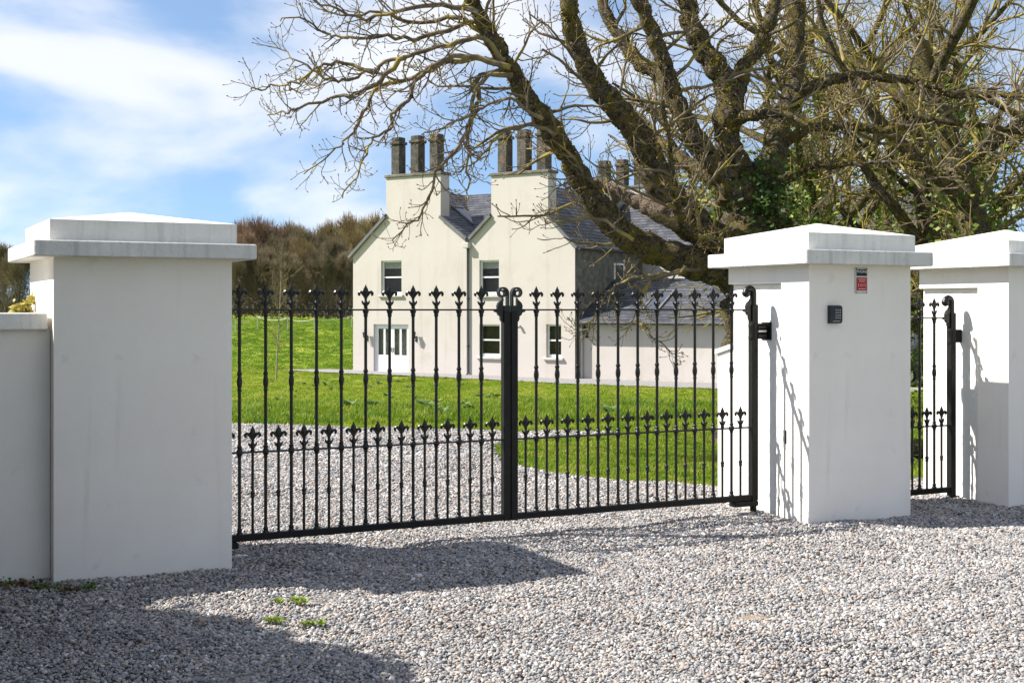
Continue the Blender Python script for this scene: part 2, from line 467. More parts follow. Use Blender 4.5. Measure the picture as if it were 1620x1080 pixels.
# drive outline behind the gate
drive_px = [(250, 670), (370, 671), (500, 675), (650, 679), (760, 682), (870, 683), (940, 683), (975, 685),
            (911, 689), (850, 693), (800, 698), (778, 704), (779, 716), (790, 726), (820, 738), (867, 749), (900, 753), (956, 759), (1060, 766), (1133, 770)]
drive = [pg(*p) for p in drive_px]
drive = [(-14.0, drive[0][1] + 0.3)] + drive + [(3.0, 12.1), (6.0, 13.6), (9.5, 15.3), (14, 15.5), (14, -12), (-14, -12)]
def inside(poly, x, y):
    x = np.asarray(x); y = np.asarray(y)
    r = np.zeros(x.shape, bool)
    n = len(poly)
    for i in range(n):
        (x1, y1), (x2, y2) = poly[i], poly[(i + 1) % n]
        c = ((y1 > y) != (y2 > y)) & (x < (x2 - x1) * (y - y1) / (y2 - y1 + 1e-12) + x1)
        r ^= c
    return r
dx_ = np.arange(-13.9, 13.9, 0.09); dy_ = np.arange(-3, 20.5, 0.09)
DX, DY = np.meshgrid(dx_, dy_)
cx_, cy_ = (DX[:-1, :-1] + 0.045), (DY[:-1, :-1] + 0.045)
tag(link('driveway', grid_mesh('driveway', DX, DY, H(DX, DY) - .008, 'gravel_bed', inside(drive, cx_, cy_))), kind='structure')

# ------------------------------------------------------------------ pillars
def make_pillar(p, zb, z_slab, z_slab_t, z_tier, z_apex, notch_side, notch_v, notch_z, rot=TH, w=1.0, o=0.12):
    """p = front-left corner (world xy); local x along the gate line, y away from the road"""
    e = empty('gate_pillar', (p[0], p[1], zb), rot)
    d = 0.05
    b = MB()
    zs, zst, zt, za = z_slab - zb, z_slab_t - zb, z_tier - zb, z_apex - zb
    nz_ = notch_z - zb
    if notch_side == 0:
        low = [(0, 0), (w, 0), (w, w), (d, w), (d, notch_v), (0, notch_v)]
    else:
        low = [(0, 0), (w, 0), (w, notch_v), (w - d, notch_v), (w - d, w), (0, w)]
    # body: notched below, full above, slightly uneven plaster
    b.prism(low, -0.35, nz_)
    b.prism([(0, 0), (w, 0), (w, w), (0, w)], nz_, zs + 0.004)
    bo = b.build('body', 'render_white', e)
    # rough render face inside the notch
    pn = MB()
    r2 = random.Random(3)
    ny, nzz = 14, 40
    xs = d if notch_side == 0 else w - d
    sg = -1 if notch_side == 0 else 1
    vs, fs = [], []
    for j in range(nzz + 1):
        for i in range(ny + 1):
            yy = notch_v + 0.012 + (w - notch_v - 0.02) * i / ny
            zz = -0.2 + (nz_ + 0.19) * j / nzz
            edge = i in (0, ny) or j in (0, nzz)
            vs.append((xs + sg * (0.004 if edge else r2.uniform(0.006, 0.011)), yy, zz))
    for j in range(nzz):
        for i in range(ny):
            k = j * (ny + 1) + i
            q = (k, k + 1, k + ny + 2, k + ny + 1)
            fs.append(q if sg > 0 else q[::-1])
    pn.add(vs, fs).build('rough_render_face', 'render_rough', e, True)
    s = MB().box(-o, w + o, -o, w + o, zs, zst, 0.006).build('cap_slab', 'cap_grey', e)
    t = MB()
    k = 0.024
    vs = [(x, y, z) for z in (zst - 0.002, zt) for x, y in ((-k, -k), (w + k, -k), (w + k, w + k), (-k, w + k))] + [(w / 2, w / 2, za)]
    t.add(vs, [(0, 1, 5, 4), (1, 2, 6, 5), (2, 3, 7, 6), (3, 0, 4, 7), (4, 5, 8), (5, 6, 8), (6, 7, 8), (7, 4, 8)])
    t.build('pyramid_cap', 'cap_white', e)
    return e

LP = (-2.609, 7.556)
p1 = make_pillar(LP, 0.03, 1.852, 1.943, 2.065, 2.155, 1, 0.22, 1.70, w=1.028)
tag(p1, 'broad white rendered gate pillar joined to the low wall, nearest the camera', 'pillar', 'white gate pillars')
RP = tuple(gp(4.12, -0.551))
p2 = make_pillar(RP, -0.03, 1.885, 1.992, 2.121, 2.23, 0, 0.323, 1.755, w=0.992)
tag(p2, 'white gate pillar carrying the keypad and the red phone sign', 'pillar', 'white gate pillars')
PP = tuple(np.array(RP) + U * (0.992 + 1.05))
p3 = make_pillar(PP, -0.06, 1.897, 2.005, 2.11, 2.235, 0, 0.325, 1.735, w=0.992)
tag(p3, 'white gate pillar behind the keypad pillar, cut off by the picture edge', 'pillar', 'white gate pillars')

# low walls
wl1 = empty('low_wall', (*(np.array(LP) + V * 0.12), 0.03), TH)
MB().box(-6.5, -0.003, 0.0, 0.32, -0.3, 1.405).build('wall_body', 'render_white', wl1)
MB().box(-6.5, -0.02, -0.035, 0.36, 1.405, 1.503, 0.006).build('coping', 'cap_white', wl1)
tag(wl1, 'low white rendered boundary wall with flat coping, running off beside the nearest pillar', 'wall')
st = empty('stub_wall', (*(np.array(RP) + U * 0.055 + V * 0.994), -0.03), TH)
b = MB()
L_, tk = 0.22, 0.30
b.add([(0, 0, -0.3), (tk, 0, -0.3), (tk, L_, -0.3), (0, L_, -0.3), (0, 0, 1.27), (tk, 0, 1.27), (tk, L_, 1.215), (0, L_, 1.215)],
      [(3, 2, 1, 0), (4, 5, 6, 7), (0, 1, 5, 4), (1, 2, 6, 5), (2, 3, 7, 6), (3, 0, 4, 7)])
b.build('wall_body', 'render_white', st)
b = MB()
b.add([(-.02, 0, 1.272), (tk + .02, 0, 1.272), (tk + .02, L_ + .03, 1.212), (-.02, L_ + .03, 1.212), (-.02, 0, 1.31), (tk + .02, 0, 1.31), (tk + .02, L_ + .03, 1.25), (-.02, L_ + .03, 1.25)],
      [(3, 2, 1, 0), (4, 5, 6, 7), (0, 1, 5, 4), (1, 2, 6, 5), (2, 3, 7, 6), (3, 0, 4, 7)])
b.build('coping', 'cap_white', st)
tag(st, 'short sloping white stub wall tucked behind the keypad pillar', 'wall')

# ------------------------------------------------------------------ gates
Z_TOP, Z_MID, Z_BOT = EYE, EYE - 0.905, EYE - 1.445
def fleur_mesh():
    m = MB()
    h = 0.165
    # stem and lower bulb
    m.lathe([(.010, 0), (.013, .012), (.011, .022), (.017, .034), (.014, .05), (.009, .058), (.0075, .072), (.011, .076), (.011, .083), (.008, .088)], 8)
    # central leaf, flattened
    m.lathe([(.007, .082), (.012, .098), (.0195, .118), (.0150, .138), (.006, .155), (.0012, .168)], 8, fy=0.55)
    for s in (-1, 1):
        pts = [(s * x, 0, z) for x, z in ((.004, .082), (.015, .100), (.026, .116), (.036, .119), (.0425, .111), (.0425, .100), (.037, .094))]
        m.tube(pts, [.0065, .0080, .0100, .0105, .0098, .0082, .0055], 6)
        pts = [(s * x, 0, z) for x, z in ((.006, .034), (.014, .040), (.0215, .050), (.0235, .061))]
        m.tube(pts, [.0085, .0078, .0062, .0030], 6)
    return m.mesh('finial', 'iron', True)
FLEUR = fleur_mesh()
for v in FLEUR.vertices:
    v.co.x *= 1.10; v.co.y *= 1.15; v.co.z *= 1.0
def lathe_mesh(name, prof, n=10):
    prof = [(r_ * 1.12, z_) for r_, z_ in prof]
    return MB().lathe(prof, n).mesh(name, 'iron', True)
SPINDLE = lathe_mesh('spindle', [(.0098, -.068), (.014, -.062), (.011, -.052), (.0105, -.045), (.016, -.02), (.0165, .0), (.013, .022), (.0105, .034), (.015, .042), (.015, .05), (.011, .058), (.0098, .066)])
COLLAR = lathe_mesh('collar', [(.0098, -.036), (.013, -.030), (.011, -.024), (.018, -.012), (.019, 0), (.018, .012), (.011, .022), (.0155, .030), (.0135, .037), (.0098, .042)])
NECK = lathe_mesh('neck', [(.0098, -.052), (.011, -.046), (.0145, -.036), (.012, -.030), (.0185, -.014), (.019, -.002), (.014, .008)])
FOOT = lathe_mesh('foot', [(.019, 0), (.019, .010), (.012, .018), (.0155, .027), (.013, .036), (.0098, .044)])
KNUCKLE = lathe_mesh('knuckle', [(.0082, -.024), (.014, -.014), (.010, -.005), (.0145, .006), (.013, .014), (.0082, .024)])
ROD = lathe_mesh('tall_bar', [(.0098, 0), (.0098, Z_TOP - Z_BOT)], 8)
PICK = lathe_mesh('short_bar', [(.0082, 0), (.0082, Z_MID - Z_BOT)], 8)

def tall_bar(root, x, zt, zm, zb):
    b = link('tall_bar', ROD, root, (x, 0, zb))
    link('finial', FLEUR, b, (0, 0, zt - zb))
    link('neck', NECK, b, (0, 0, zt - zb))
    link('spindle', SPINDLE, b, (0, 0, (zt + zm) / 2 - zb))
    link('collar', COLLAR, b, (0, 0, zm - zb))
    link('foot', FOOT, b, (0, 0, 0.02))
def short_bar(root, x, zm, zb):
    b = link('short_bar', PICK, root, (x, 0, zb))
    link('finial', FLEUR, b, (0, 0, zm - zb))
    link('knuckle', KNUCKLE, b, (0, 0, (zm - zb) / 2))

def scroll_strip(cx, cz, r, sgn, start, turns, thick, wid, tail):
    """flat bar: straight tail rising, then curling over into a scroll"""
    pts = list(tail)
    n = 26
    for i in range(n + 1):
        a = start - turns * 2 * math.pi * i / n
        rr = r * (1 - 0.62 * i / n)
        pts.append((cx + sgn * rr * math.cos(a), cz + rr * math.sin(a)))
    P = np.array(pts)
    T = np.gradient(P, axis=0); T /= np.linalg.norm(T, axis=1)[:, None] + 1e-9
    Nn = np.stack([-T[:, 1], T[:, 0]], 1) * thick / 2
    m = MB(); k = len(P)
    vs = []
    for i in range(k):
        for a, y in ((1, -wid), (1, wid), (-1, wid), (-1, -wid)):
            q = P[i] + a * Nn[i]
            vs.append((q[0], y, q[1]))
    fs = [(3, 2, 1, 0), tuple(range(4 * k - 4, 4 * k))]
    for i in range(k - 1):
        for j in range(4):
            jj = (j + 1) % 4
            fs.append((i * 4 + j, i * 4 + jj, i * 4 + 4 + jj, i * 4 + 4 + j))
    return m.add(vs, fs)

def bracket(root, x, zt, s):
    """ogee bracket between the top rail and a post, s = side it projects to"""
    poly = [(0, -.088), (.010 * s, -.080), (.018 * s, -.064), (.018 * s, -.046), (.034 * s, -.036), (.040 * s, -.021), (.062 * s, -.013), (.066 * s, -.004), (.066 * s, .005),
            (.040 * s, .007), (.043 * s, .026), (.036 * s, .046), (.022 * s, .060), (.010 * s, .068), (0, .085)]
    poly = [(x + a, zt + c) for a, c in poly]
    if s > 0: poly = poly[::-1]
    MB().extr(poly, -.014, .014).build('bracket', 'iron', root)

def gate_leaf(t_h, t_m, bars, shorts, name, label, dz=0.0, post_foot=False):
    """hinge at t_h, meeting stile at t_m; local x along the gate line from t_h"""
    p = gp(t_h)
    root = empty(name, (p[0], p[1], 0.0), TH)
    zt, zm, zb = Z_TOP - dz, Z_MID - dz, Z_BOT - dz
    s = 1 if t_m > t_h else -1
    L = t_m - t_h
    x0, x1 = min(0, L), max(0, L)
    # bottom, middle and top rails
    MB().box(x0 + .028, x1 - .028, -.021, .021, zb - .022, zb + .022, .003).build('bottom_rail', 'iron_flat', root)
    MB().box(x0 + .02, x1 - .02, -.016, .016, zm - .0055, zm + .0055, .001).build('middle_rail', 'iron', root)
    MB().box(x0 + .02, x1 - .02, -.016, .016, zt - .0055, zt + .0055, .001).build('top_rail', 'iron', root)
    for t in bars: tall_bar(root, t - t_h, zt, zm, zb)
    for t in shorts: short_bar(root, t - t_h, zm, zb)
    # hinge post: square tube with a rounded hook at its head
    hp = MB().box(-.028, .028, -.028, .028, zb - (.17 if post_foot else .024), zt + .04, .003)
    hp.build('hinge_post', 'iron_flat', root)
    hk = MB()
    pts = [(0, 0, zt + .03)] + [(s * .036 * (1 - math.cos(a)), 0, zt + .13 + .036 * math.sin(a)) for a in np.linspace(0, math.pi * 1.15, 10)]
    hk.tube(pts, [.026] * 2 + [.025] * 4 + [.024, .024, .025, .025, .022], 10)
    hk.build('hook', 'iron', root, True)
    bo = MB().lathe([(.004, -.030), (.026, -.022), (.035, 0), (.026, .022), (.004, .030)], 10)
    bo.v = [(s * .066 + x, z, zt + .128 + y) for x, y, z in bo.v]
    bo.build('scroll_ball', 'iron', root, True)
    bracket(root, s * .028, zt, s)
    return root, zt, zm, zb, L, s

def bars_of(px):
    """gate-line positions of things seen at these columns"""
    out = []
    for x in px:
        o = (x - 810) / F
        out.append((o * G0[1] - G0[0]) / (U[0] - o * U[1]))
    return out
tl = bars_of([378.9, 761.4]); tr = bars_of([848.4, 1157.2])
bl = list(np.linspace(tl[0], tl[1], 11)); br = list(np.linspace(tr[0], tr[1], 11))
hl, hr = (bl[1] - bl[0]) / 2, (br[1] - br[0]) / 2
sl = [t - hl for t in bl] + [bl[-1] + hl]
sr = [t - hr for t in br] + [br[-1] + hr]
T_M = bars_of([806])[0]

for side, (th, tm, bs, ss, lab) in enumerate(((-.205, T_M - .003, bl, sl, 'black wrought iron driveway gate leaf hung on the pillar joined to the low wall'),
                                               (4.03, T_M + .003, br, sr, 'black wrought iron driveway gate leaf hung on the keypad pillar'))):
    root, zt, zm, zb, L, s = gate_leaf(th, tm, bs, ss, 'driveway_gate', lab)
    tag(root, lab, 'gate', 'double driveway gate leaves')
    # meeting stile with its scroll
    xa, xb = (L - .052, L) if s > 0 else (L, L + .052)
    MB().box(xa, xb, -.026, .026, zb - .024, zt - .012, .003).build('meeting_stile', 'iron_flat', root)
    xc = (xa + xb) / 2
    bracket(root, xa if s > 0 else xb, zt, -s)
    MB().box(xa + .003, xb - .003, -.02, .02, zt - .012, zt + .03, .002).build('stile_head', 'iron', root)
    tail = [(L - s * .014, zt + .028), (L - s * .014, zt + .06), (L - s * .014, zt + .10)]
    r0 = .040
    scroll_strip(L - s * (.014 + r0), zt + .118, r0, s, 0.0 if s > 0 else 0.0, -1.28, .012, .019, tail).build('scroll', 'iron', root)
    # motor arm under the hinge end
    MB().box(*( (-.02, .19) if s > 0 else (-.20, .02)), -.045, .045, zb - .062, zb - .0235, .006).build('drive_arm', 'iron_flat', root)
    MB().lathe([(.026, zb - .105), (.026, zb - .060)], 12).build('pivot', 'iron_flat', root, True)
    # top hinge on the pillar face
    hg = MB()
    hg.box(*((-.125, -.030) if s > 0 else (.030, .125)), -.014, .014, zt - .225, zt - .105, .004)
    hg.box(*((-.134, -.122) if s > 0 else (.122, .134)), -.06, .06, zt - .235, zt - .095, .004)
    hz_ = hg.build('hinge_bracket', 'iron_flat', root)
    for zz in (-.135, -.165, -.200):
        MB().box(*((-.10, -.02) if s > 0 else (.02, .10)), -.040, -.0145, zt + zz - .008, zt + zz + .008, .002).build('hinge_knuckle', 'steel' if zz == -.165 else 'iron', hz_)
    MB().lathe([(.037, zt - .23), (.040, zt - .215), (.037, zt - .20), (.037, zt - .14), (.040, zt - .125), (.037, zt - .11)], 12).build('hinge_sleeve', 'iron_flat', hz_, True)

# pedestrian gate, hung on the far pillar, slightly lower
pb = bars_of([1478])[0]
pbs = [pb - .163 * i for i in range(5)]
root, zt, zm, zb, L, s = gate_leaf(6.095, 5.20, pbs, [pb + .0815 - .163 * i for i in range(6)], 'side_gate',
                                   '', dz=0.066, post_foot=True)
tag(root, 'narrow black iron pedestrian gate seen between the two farther pillars', 'gate')
MB().box(L, L + .05, -.025, .025, zb - .024, zt + .03, .003).build('latch_stile', 'iron_flat', root)
hg = MB().box(.030, .110, -.014, .014, zt - .21, zt - .10, .004).build('hinge_bracket', 'iron_flat', root)
MB().lathe([(.037, zt - .22), (.040, zt - .20), (.037, zt - .19), (.037, zt - .13), (.040, zt - .115), (.037, zt - .10)], 12).build('hinge_sleeve', 'iron_flat', hg, True)

# gate motor plates set in the gravel
for t, ln, lab in ((0.02, 0.30, 'pale metal drive plate on the gravel at the foot of the nearest pillar'), (3.88, 0.46, 'grey drive plate on the gravel at the foot of the keypad pillar')):
    c = gp(t)
    z = float(H(*c))
    e = empty('gate_motor_plate', (c[0], c[1], z), TH)
    MB().box(-ln / 2, ln / 2, -.14, .14, -.05, .008, .004).build('plate', 'plate_grey', e)
    MB().lathe([(.055, .008), (.055, .018), (.048, .022)], 14, cx=-.02 if t < 1 else .1).build('pivot_cover', 'steel', e, True)
    tag(e, lab, 'drive plate', 'gate drive plates')

# ------------------------------------------------------------------ keypad and phone sign on the keypad pillar's face
def on_face(px, py):
    """local x, world z on the keypad pillar's road face"""
    o = (px - 810) / F
    q = np.array(RP)
    k = (o * q[1] - q[0]) / (U[0] - o * U[1])
    return k, EYE + (HOR - py) / F * (q[1] + U[1] * k)
kx0, kz0 = on_face(1309, 511.5); kx1, kz1 = on_face(1328, 483)
kw, kh = kx1 - kx0, kz1 - kz0
c = np.array(RP) + U * kx0
e = empty('keypad', (c[0], c[1], kz0), TH)
rr = .022
prof = [(0, 0), (kw - rr, 0)] + [(kw - rr + rr * math.sin(a), rr - rr * math.cos(a)) for a in np.linspace(.3, 1.57, 5)] + \
       [(kw - rr + rr * math.cos(a), kh - rr + rr * math.sin(a)) for a in np.linspace(0, 1.3, 5)] + [(kw - rr, kh), (0, kh)]
MB().extr(prof, -.034, -.001).build('housing', 'black_plastic', e)
for r_ in range(4):
    for c_ in range(3):
        x = kw * (.40 + .165 * c_); z = kh * (.70 - .145 * r_)
        MB().box(x, x + kw * .10, -.039, -.0335, z, z + kh * .085, .001).build('button', 'key_grey', e)
MB().box(kw * .22, kw * .80, -.0355, -.0335, kh * .10, kh * .15).build('logo_strip', 'key_grey', e)
tag(e, 'small black entry keypad with grey buttons mounted on the white pillar', 'keypad')

sx0, sz0 = on_face(1352, 463.5); sx1, sz1 = on_face(1371.5, 424)
sw, sh = sx1 - sx0, sz1 - sz0
c = np.array(RP) + U * sx0
e = empty('phone_sign', (c[0], c[1], sz0), TH)
MB().box(0, sw, -.008, -.001, 0, sh, .002).build('backing_plate', 'steel', e)
bp = MB().box(sw * .10, sw * .92, -.011, -.0075, sh * .68, sh * .95).build('black_panel', 'sign_black', e)
rp_ = MB().box(sw * .10, sw * .92, -.011, -.0075, sh * .10, sh * .62).build('red_panel', 'sign_red', e)
def text(s, x, z, size, m, parent, y=-.0118):
    cu = bpy.data.curves.new('lettering', 'FONT')
    cu.body = s; cu.size = size; cu.align_x = 'CENTER'; cu.extrude = .0004
    o_ = bpy.data.objects.new('lettering_source', cu)
    COL.objects.link(o_)
    dg = bpy.context.evaluated_depsgraph_get()
    me = bpy.data.meshes.new_from_object(o_.evaluated_get(dg))
    bpy.data.objects.remove(o_)
    me.materials.clear(); me.materials.append(MATS[m])
    t = link('lettering', me, parent, (x, y, z))
    t.rotation_euler = (R(90), 0, 0)
    return t
text('PHONE', sw * .51, sh * .80, sw * .255, 'sign_white', bp)
# lines of small print on the red panel, too small to read in the photograph
for z, a, bq in ((.545, .22, .80), (.465, .28, .76), (.165, .22, .80)):
    MB().box(sw * a, sw * bq, -.0122, -.0112, sh * (z - .016), sh * (z + .016)).build('print_line', 'sign_pink', rp_)
for a, wd in ((.20, .10), (.37, .05), (.46, .05), (.57, .08), (.74, .08)):
    MB().box(sw * a, sw * (a + wd * .55), -.0122, -.0112, sh * .255, sh * .375).build('print_mark', 'sign_pink', rp_)
for ax, az_ in ((.08, .03), (.92, .03), (.08, .97), (.92, .97)):
    MB().box(sw * ax - .004, sw * ax + .004, -.0105, -.0075, sh * az_ - .004, sh * az_ + .004).build('screw', 'iron', e)
tag(e, 'small black and red phone sign on a steel plate under the pillar cap', 'sign')

# slot in the plaster of the keypad pillar
e = MB().box(-.004, .004, -.009, .009, -.05, .05).build('slot', 'black_plastic', p2)
e.location = (0.0, 0.27, 0.62)

# ------------------------------------------------------------------ house
HA = math.atan2(-0.56, 0.8276)
HZ = -1.20
hs_ = empty('country_house', (-7.1, 59.3, HZ), HA)
tag(hs_, 'cream rendered double gabled country house with tall chimneys and slate roofs', 'house')

def wall_cells(xs, zs, openings, top, y, thick):
    """a wall in local x,z with its front at y; top(x) = height; openings (x0,x1,z0,z1); returns MB with reveals"""
    m = MB()
    xs = sorted(set(xs + [o[0] for o in openings] + [o[1] for o in openings]))
    for a, b2 in zip(xs[:-1], xs[1:]):
        mid = (a + b2) / 2
        cuts = [0.0]
        ops = sorted([o for o in openings if o[0] <= mid <= o[1]], key=lambda o: o[2])
        z = -0.4
        for o in ops:
            if o[2] > z: m.add([(a, y, z), (b2, y, z), (b2, y, o[2]), (a, y, o[2])], [(0, 1, 2, 3)])
            z = o[3]
        ta, tb = top(a + 1e-6), top(b2 - 1e-6)
        m.add([(a, y, z), (b2, y, z), (b2, y, tb), (a, y, ta)], [(0, 1, 2, 3)])
    for x0, x1, z0, z1 in openings:
        y2 = y + thick
        m.add([(x0, y, z0), (x1, y, z0), (x1, y, z1), (x0, y, z1), (x0, y2, z0), (x1, y2, z0), (x1, y2, z1), (x0, y2, z1)],
              [(0, 4, 5, 1), (1, 5, 6, 2), (2, 6, 7, 3), (3, 7, 4, 0)])
    return m

ops = [(1.62, 2.77, 3.41, 4.90), (6.93, 7.92, 3.37, 4.81), (1.19, 3.15, 0.05, 2.12), (6.93, 7.96, 0.81, 2.15), (10.24, 10.95, 0.83, 2.17)]
AL, AR, ZL, ZR = 3.2, 8.98, 7.95, 7.92
EL, VA, ER = 5.2, 5.67, 5.30
S1, S2 = (1.91, 4.90, 8.52), (7.53, 10.33, 8.28)
def prof_top(x):
    for a, b2, z in (S1, S2):
        if a <= x <= b2: return z
    if x <= AL: return EL + (ZL - EL) * x / AL
    if x <= 6.37: return ZL + (VA - ZL) * (x - AL) / (6.37 - AL)
    if x <= AR: return VA + (ZR - VA) * (x - 6.37) / (AR - 6.37)
    return ZR + (ER - ZR) * (x - AR) / (11.6 - AR)
fw = wall_cells([0, 1.91, 3.2, 4.9, 6.37, 7.53, 8.98, 10.33, 11.6], None, ops, prof_top, 0.0, 0.22)
# left return wall (lit) joined to the front; it is one wall surface
fw.add([(0, 0, -.4), (0, 16, -.4), (0, 16, EL), (0, 0, EL)], [(3, 2, 1, 0)])
fw.build('front_wall', 'cream', hs_)
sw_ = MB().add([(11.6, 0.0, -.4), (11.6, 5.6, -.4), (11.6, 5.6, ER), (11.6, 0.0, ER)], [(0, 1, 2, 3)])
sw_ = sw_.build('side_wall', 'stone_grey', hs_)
wn_ = MB().box(11.59, 11.64, 3.1, 3.9, 3.3, 4.7).build('window', 'white_paint', hs_)
MB().box(11.63, 11.65, 3.18, 3.82, 3.38, 4.62).build('pane', 'room_dark', wn_)
# dark closed core so nothing shines through the openings
MB().box(0.02, 11.58, 0.9, 5.4, -.4, 5.1).build('rooms', 'room_dark', hs_)

# chimney stacks and their stone shafts
def shafts(parent, xs, y, z0, z1, w=.47):
    for i, x in enumerate(xs):
        m = MB()
        h_ = z1 - z0
        m.box(x - w / 2, x + w / 2, y - w / 2, y + w / 2, z0, z1 - .34, .03)
        m.build('shaft', 'shaft_stone', parent)
        c_ = MB()
        c_.box(x - w / 2 - .055, x + w / 2 + .055, y - w / 2 - .055, y + w / 2 + .055, z1 - .338, z1 - .20, .03)
        c_.box(x - w / 2 + .01, x + w / 2 - .01, y - w / 2 + .01, y + w / 2 - .01, z1 - .20, z1 - .002, .03)
        c_.build('shaft_cap', 'shaft_stone', parent)
for (a, b2, z), yb, px in ((S1, .62, (2.35, 3.42, 4.46)), (S2, .62, (8.02, 8.98, 9.94))):
    m = MB()
    # sides, back and top of the stack (its front is the gable wall itself)
    zlow = 5.6
    m.add([(a, 0, zlow), (b2, 0, zlow), (b2, yb, zlow), (a, yb, zlow), (a, 0, z), (b2, 0, z), (b2, yb, z), (a, yb, z)],
          [(1, 2, 6, 5), (2, 3, 7, 6), (3, 0, 4, 7), (4, 5, 6, 7)])
    ch = m.build('chimney', 'cream', hs_)
    MB().box(a - .07, b2 + .07, -.07, yb + .07, z + .003, z + .13, .02).build('stack_slab', 'stone_grey', ch)
    shafts(ch, px, .31, z + .13, z + (1.78 if a < 5 else 1.86))
m = MB().box(7.3, 10.1, 8.55, 9.45, 6.5, 8.35)
ch = m.build('chimney', 'cream', hs_)
MB().box(7.24, 10.16, 8.49, 9.51, 8.353, 8.47, .02).build('stack_slab', 'stone_grey', ch)
shafts(ch, (7.75, 8.7, 9.65), 9.0, 8.47, 9.75)

# roofs: backing sheet plus slate courses
def slates(m, o, e, up, w, l, we=.30, ex=.21, clip=None, seed=1):
    """o = eave start, e / up = unit vectors along the eave and up the slope"""
    r_ = random.Random(seed)
    o, e, up = Vector(o), Vector(e), Vector(up)
    nn = e.cross(up).normalized()
    if nn.z < 0: nn = -nn
    rows = int(l / ex) + 1
    for j in range(rows):
        y0 = j * ex; y1 = min(y0 + ex * 1.25, l)
        x = -(we / 2 if j % 2 else 0.0)
        while x < w:
            a, b_ = max(x, 0) + .006, min(x + we, w) - .006
            x += we
            if b_ - a < .03: continue
            if clip and not clip((a + b_) / 2, y0 + ex / 2): continue
            lo = .022 + r_.uniform(-.004, .004)
            jy = r_.uniform(-.008, .008)
            p = [o + e * a + up * (y0 + jy), o + e * b_ + up * (y0 + jy), o + e * b_ + up * y1, o + e * a + up * y1]
            t = [p[0] + nn * lo, p[1] + nn * lo, p[2] + nn * .004, p[3] + nn * .004]
            m.add([*t, p[0], p[1]], [(0, 1, 2, 3), (4, 5, 1, 0)])

def roof(name, corners, parent=hs_, clip=None, seed=1, sheet='lead', cut=None):
    """corners: eave start, eave end, ridge end, ridge start (local)"""
    a, b_, c_, d = [Vector(q) for q in corners]
    if cut is None:
        r_ = MB().add([a, b_, c_, d], [(0, 1, 2, 3)])
    else:       # leave a corner free for the chimney stack: cut = (share up the slope, depth)
        k1 = a + (d - a) * cut[0]
        off = (b_ - a).normalized() * cut[1]
        r_ = MB().add([a, b_, c_, d + off, k1 + off, k1], [(0, 1, 2, 3, 4, 5)])
    n = (b_ - a).cross(d - a)
    if n.z < 0: r_.f = [tuple(reversed(r_.f[0]))]
    ro = r_.build(name, sheet, parent)
    m = MB()
    e = (b_ - a).normalized(); w = (b_ - a).length
    upv = (d - a); upv = upv - e * upv.dot(e); l = upv.length; up = upv.normalized()
    slates(m, a, e, up, w, l, clip=clip, seed=seed)
    so = m.build('slate_courses', 'slate', ro)
    so['kind'] = 'stuff'
    return ro
ov = 0.10   # roof starts slightly in front of the gable
zr = .05
# left block
roof('roof_slope', [(-.18, -ov, EL - .10 + zr), (-.18, 16, EL - .10 + zr), (AL, 16, ZL + zr), (AL, -ov, ZL + zr)],
     clip=lambda x, y: not (x < .80 and y > 2.65), cut=(.615, .70), seed=2)
sl_r = (ZL - VA) / (6.37 - AL)
roof('roof_slope', [(6.35, -ov, VA + zr), (6.35, 9, VA + zr), (AL, 9, ZL + zr), (AL, -ov, ZL + zr)],
     clip=lambda x, y: not (x < .80 and y > 1.75), cut=(.455, .70), seed=3)
# right block
roof('roof_slope', [(6.39, -ov, VA + zr), (6.39, 9, VA + zr), (AR, 9, ZR + zr), (AR, -ov, ZR + zr)],
     clip=lambda x, y: not (x < .80 and y > 1.45), cut=(.435, .70), seed=4)
roof('roof_slope', [(11.72, -ov, ER - .1 + zr), (11.72, 6.2, ER - .1 + zr), (AR, 6.2, ZR + zr), (AR, -ov, ZR + zr)],
     clip=lambda x, y: not (x < .80 and y > 1.85), cut=(.50, .70), seed=5)
# link roof between the gables, facing the road
roof('roof_slope', [(AL, .6, 5.72), (AR, .6, 5.72), (AR, 4.0, ZR + zr + .02), (AL, 4.0, ZR + zr + .02)], seed=6)
roof('roof_slope', [(AR, 7.2, 5.72), (AL, 7.2, 5.72), (AL, 4.0, ZR + zr + .02), (AR, 4.0, ZR + zr + .02)], seed=7)
# rear wing running off behind the tree
MB().add([(11.6, 5.6, -.4), (24, 5.6, -.4), (24, 5.6, 5.2), (11.6, 5.6, 5.2), (24, 12.4, -.4), (24, 12.4, 5.2), (24, 9, 7.9)],
         [(0, 1, 2, 3), (1, 4, 5, 6, 2)]).build('wing_wall', 'cream', hs_)
roof('roof_slope', [(AR, 5.35, 5.12), (24.2, 5.35, 5.12), (24.2, 9, 7.95), (AR, 9, 7.95)], seed=8)
roof('roof_slope', [(24.2, 12.65, 5.12), (AL, 12.65, 5.12), (AL, 9, 7.95), (24.2, 9, 7.95)], seed=9)
for x in (13.6, 17.0, 20.4):
    w_ = MB().box(x, x + .95, 5.55, 5.62, 3.4, 4.8).build('window', 'white_paint', hs_)
    MB().box(x + .07, x + .88, 5.54, 5.548, 3.47, 4.73).build('pane', 'room_dark', w_)
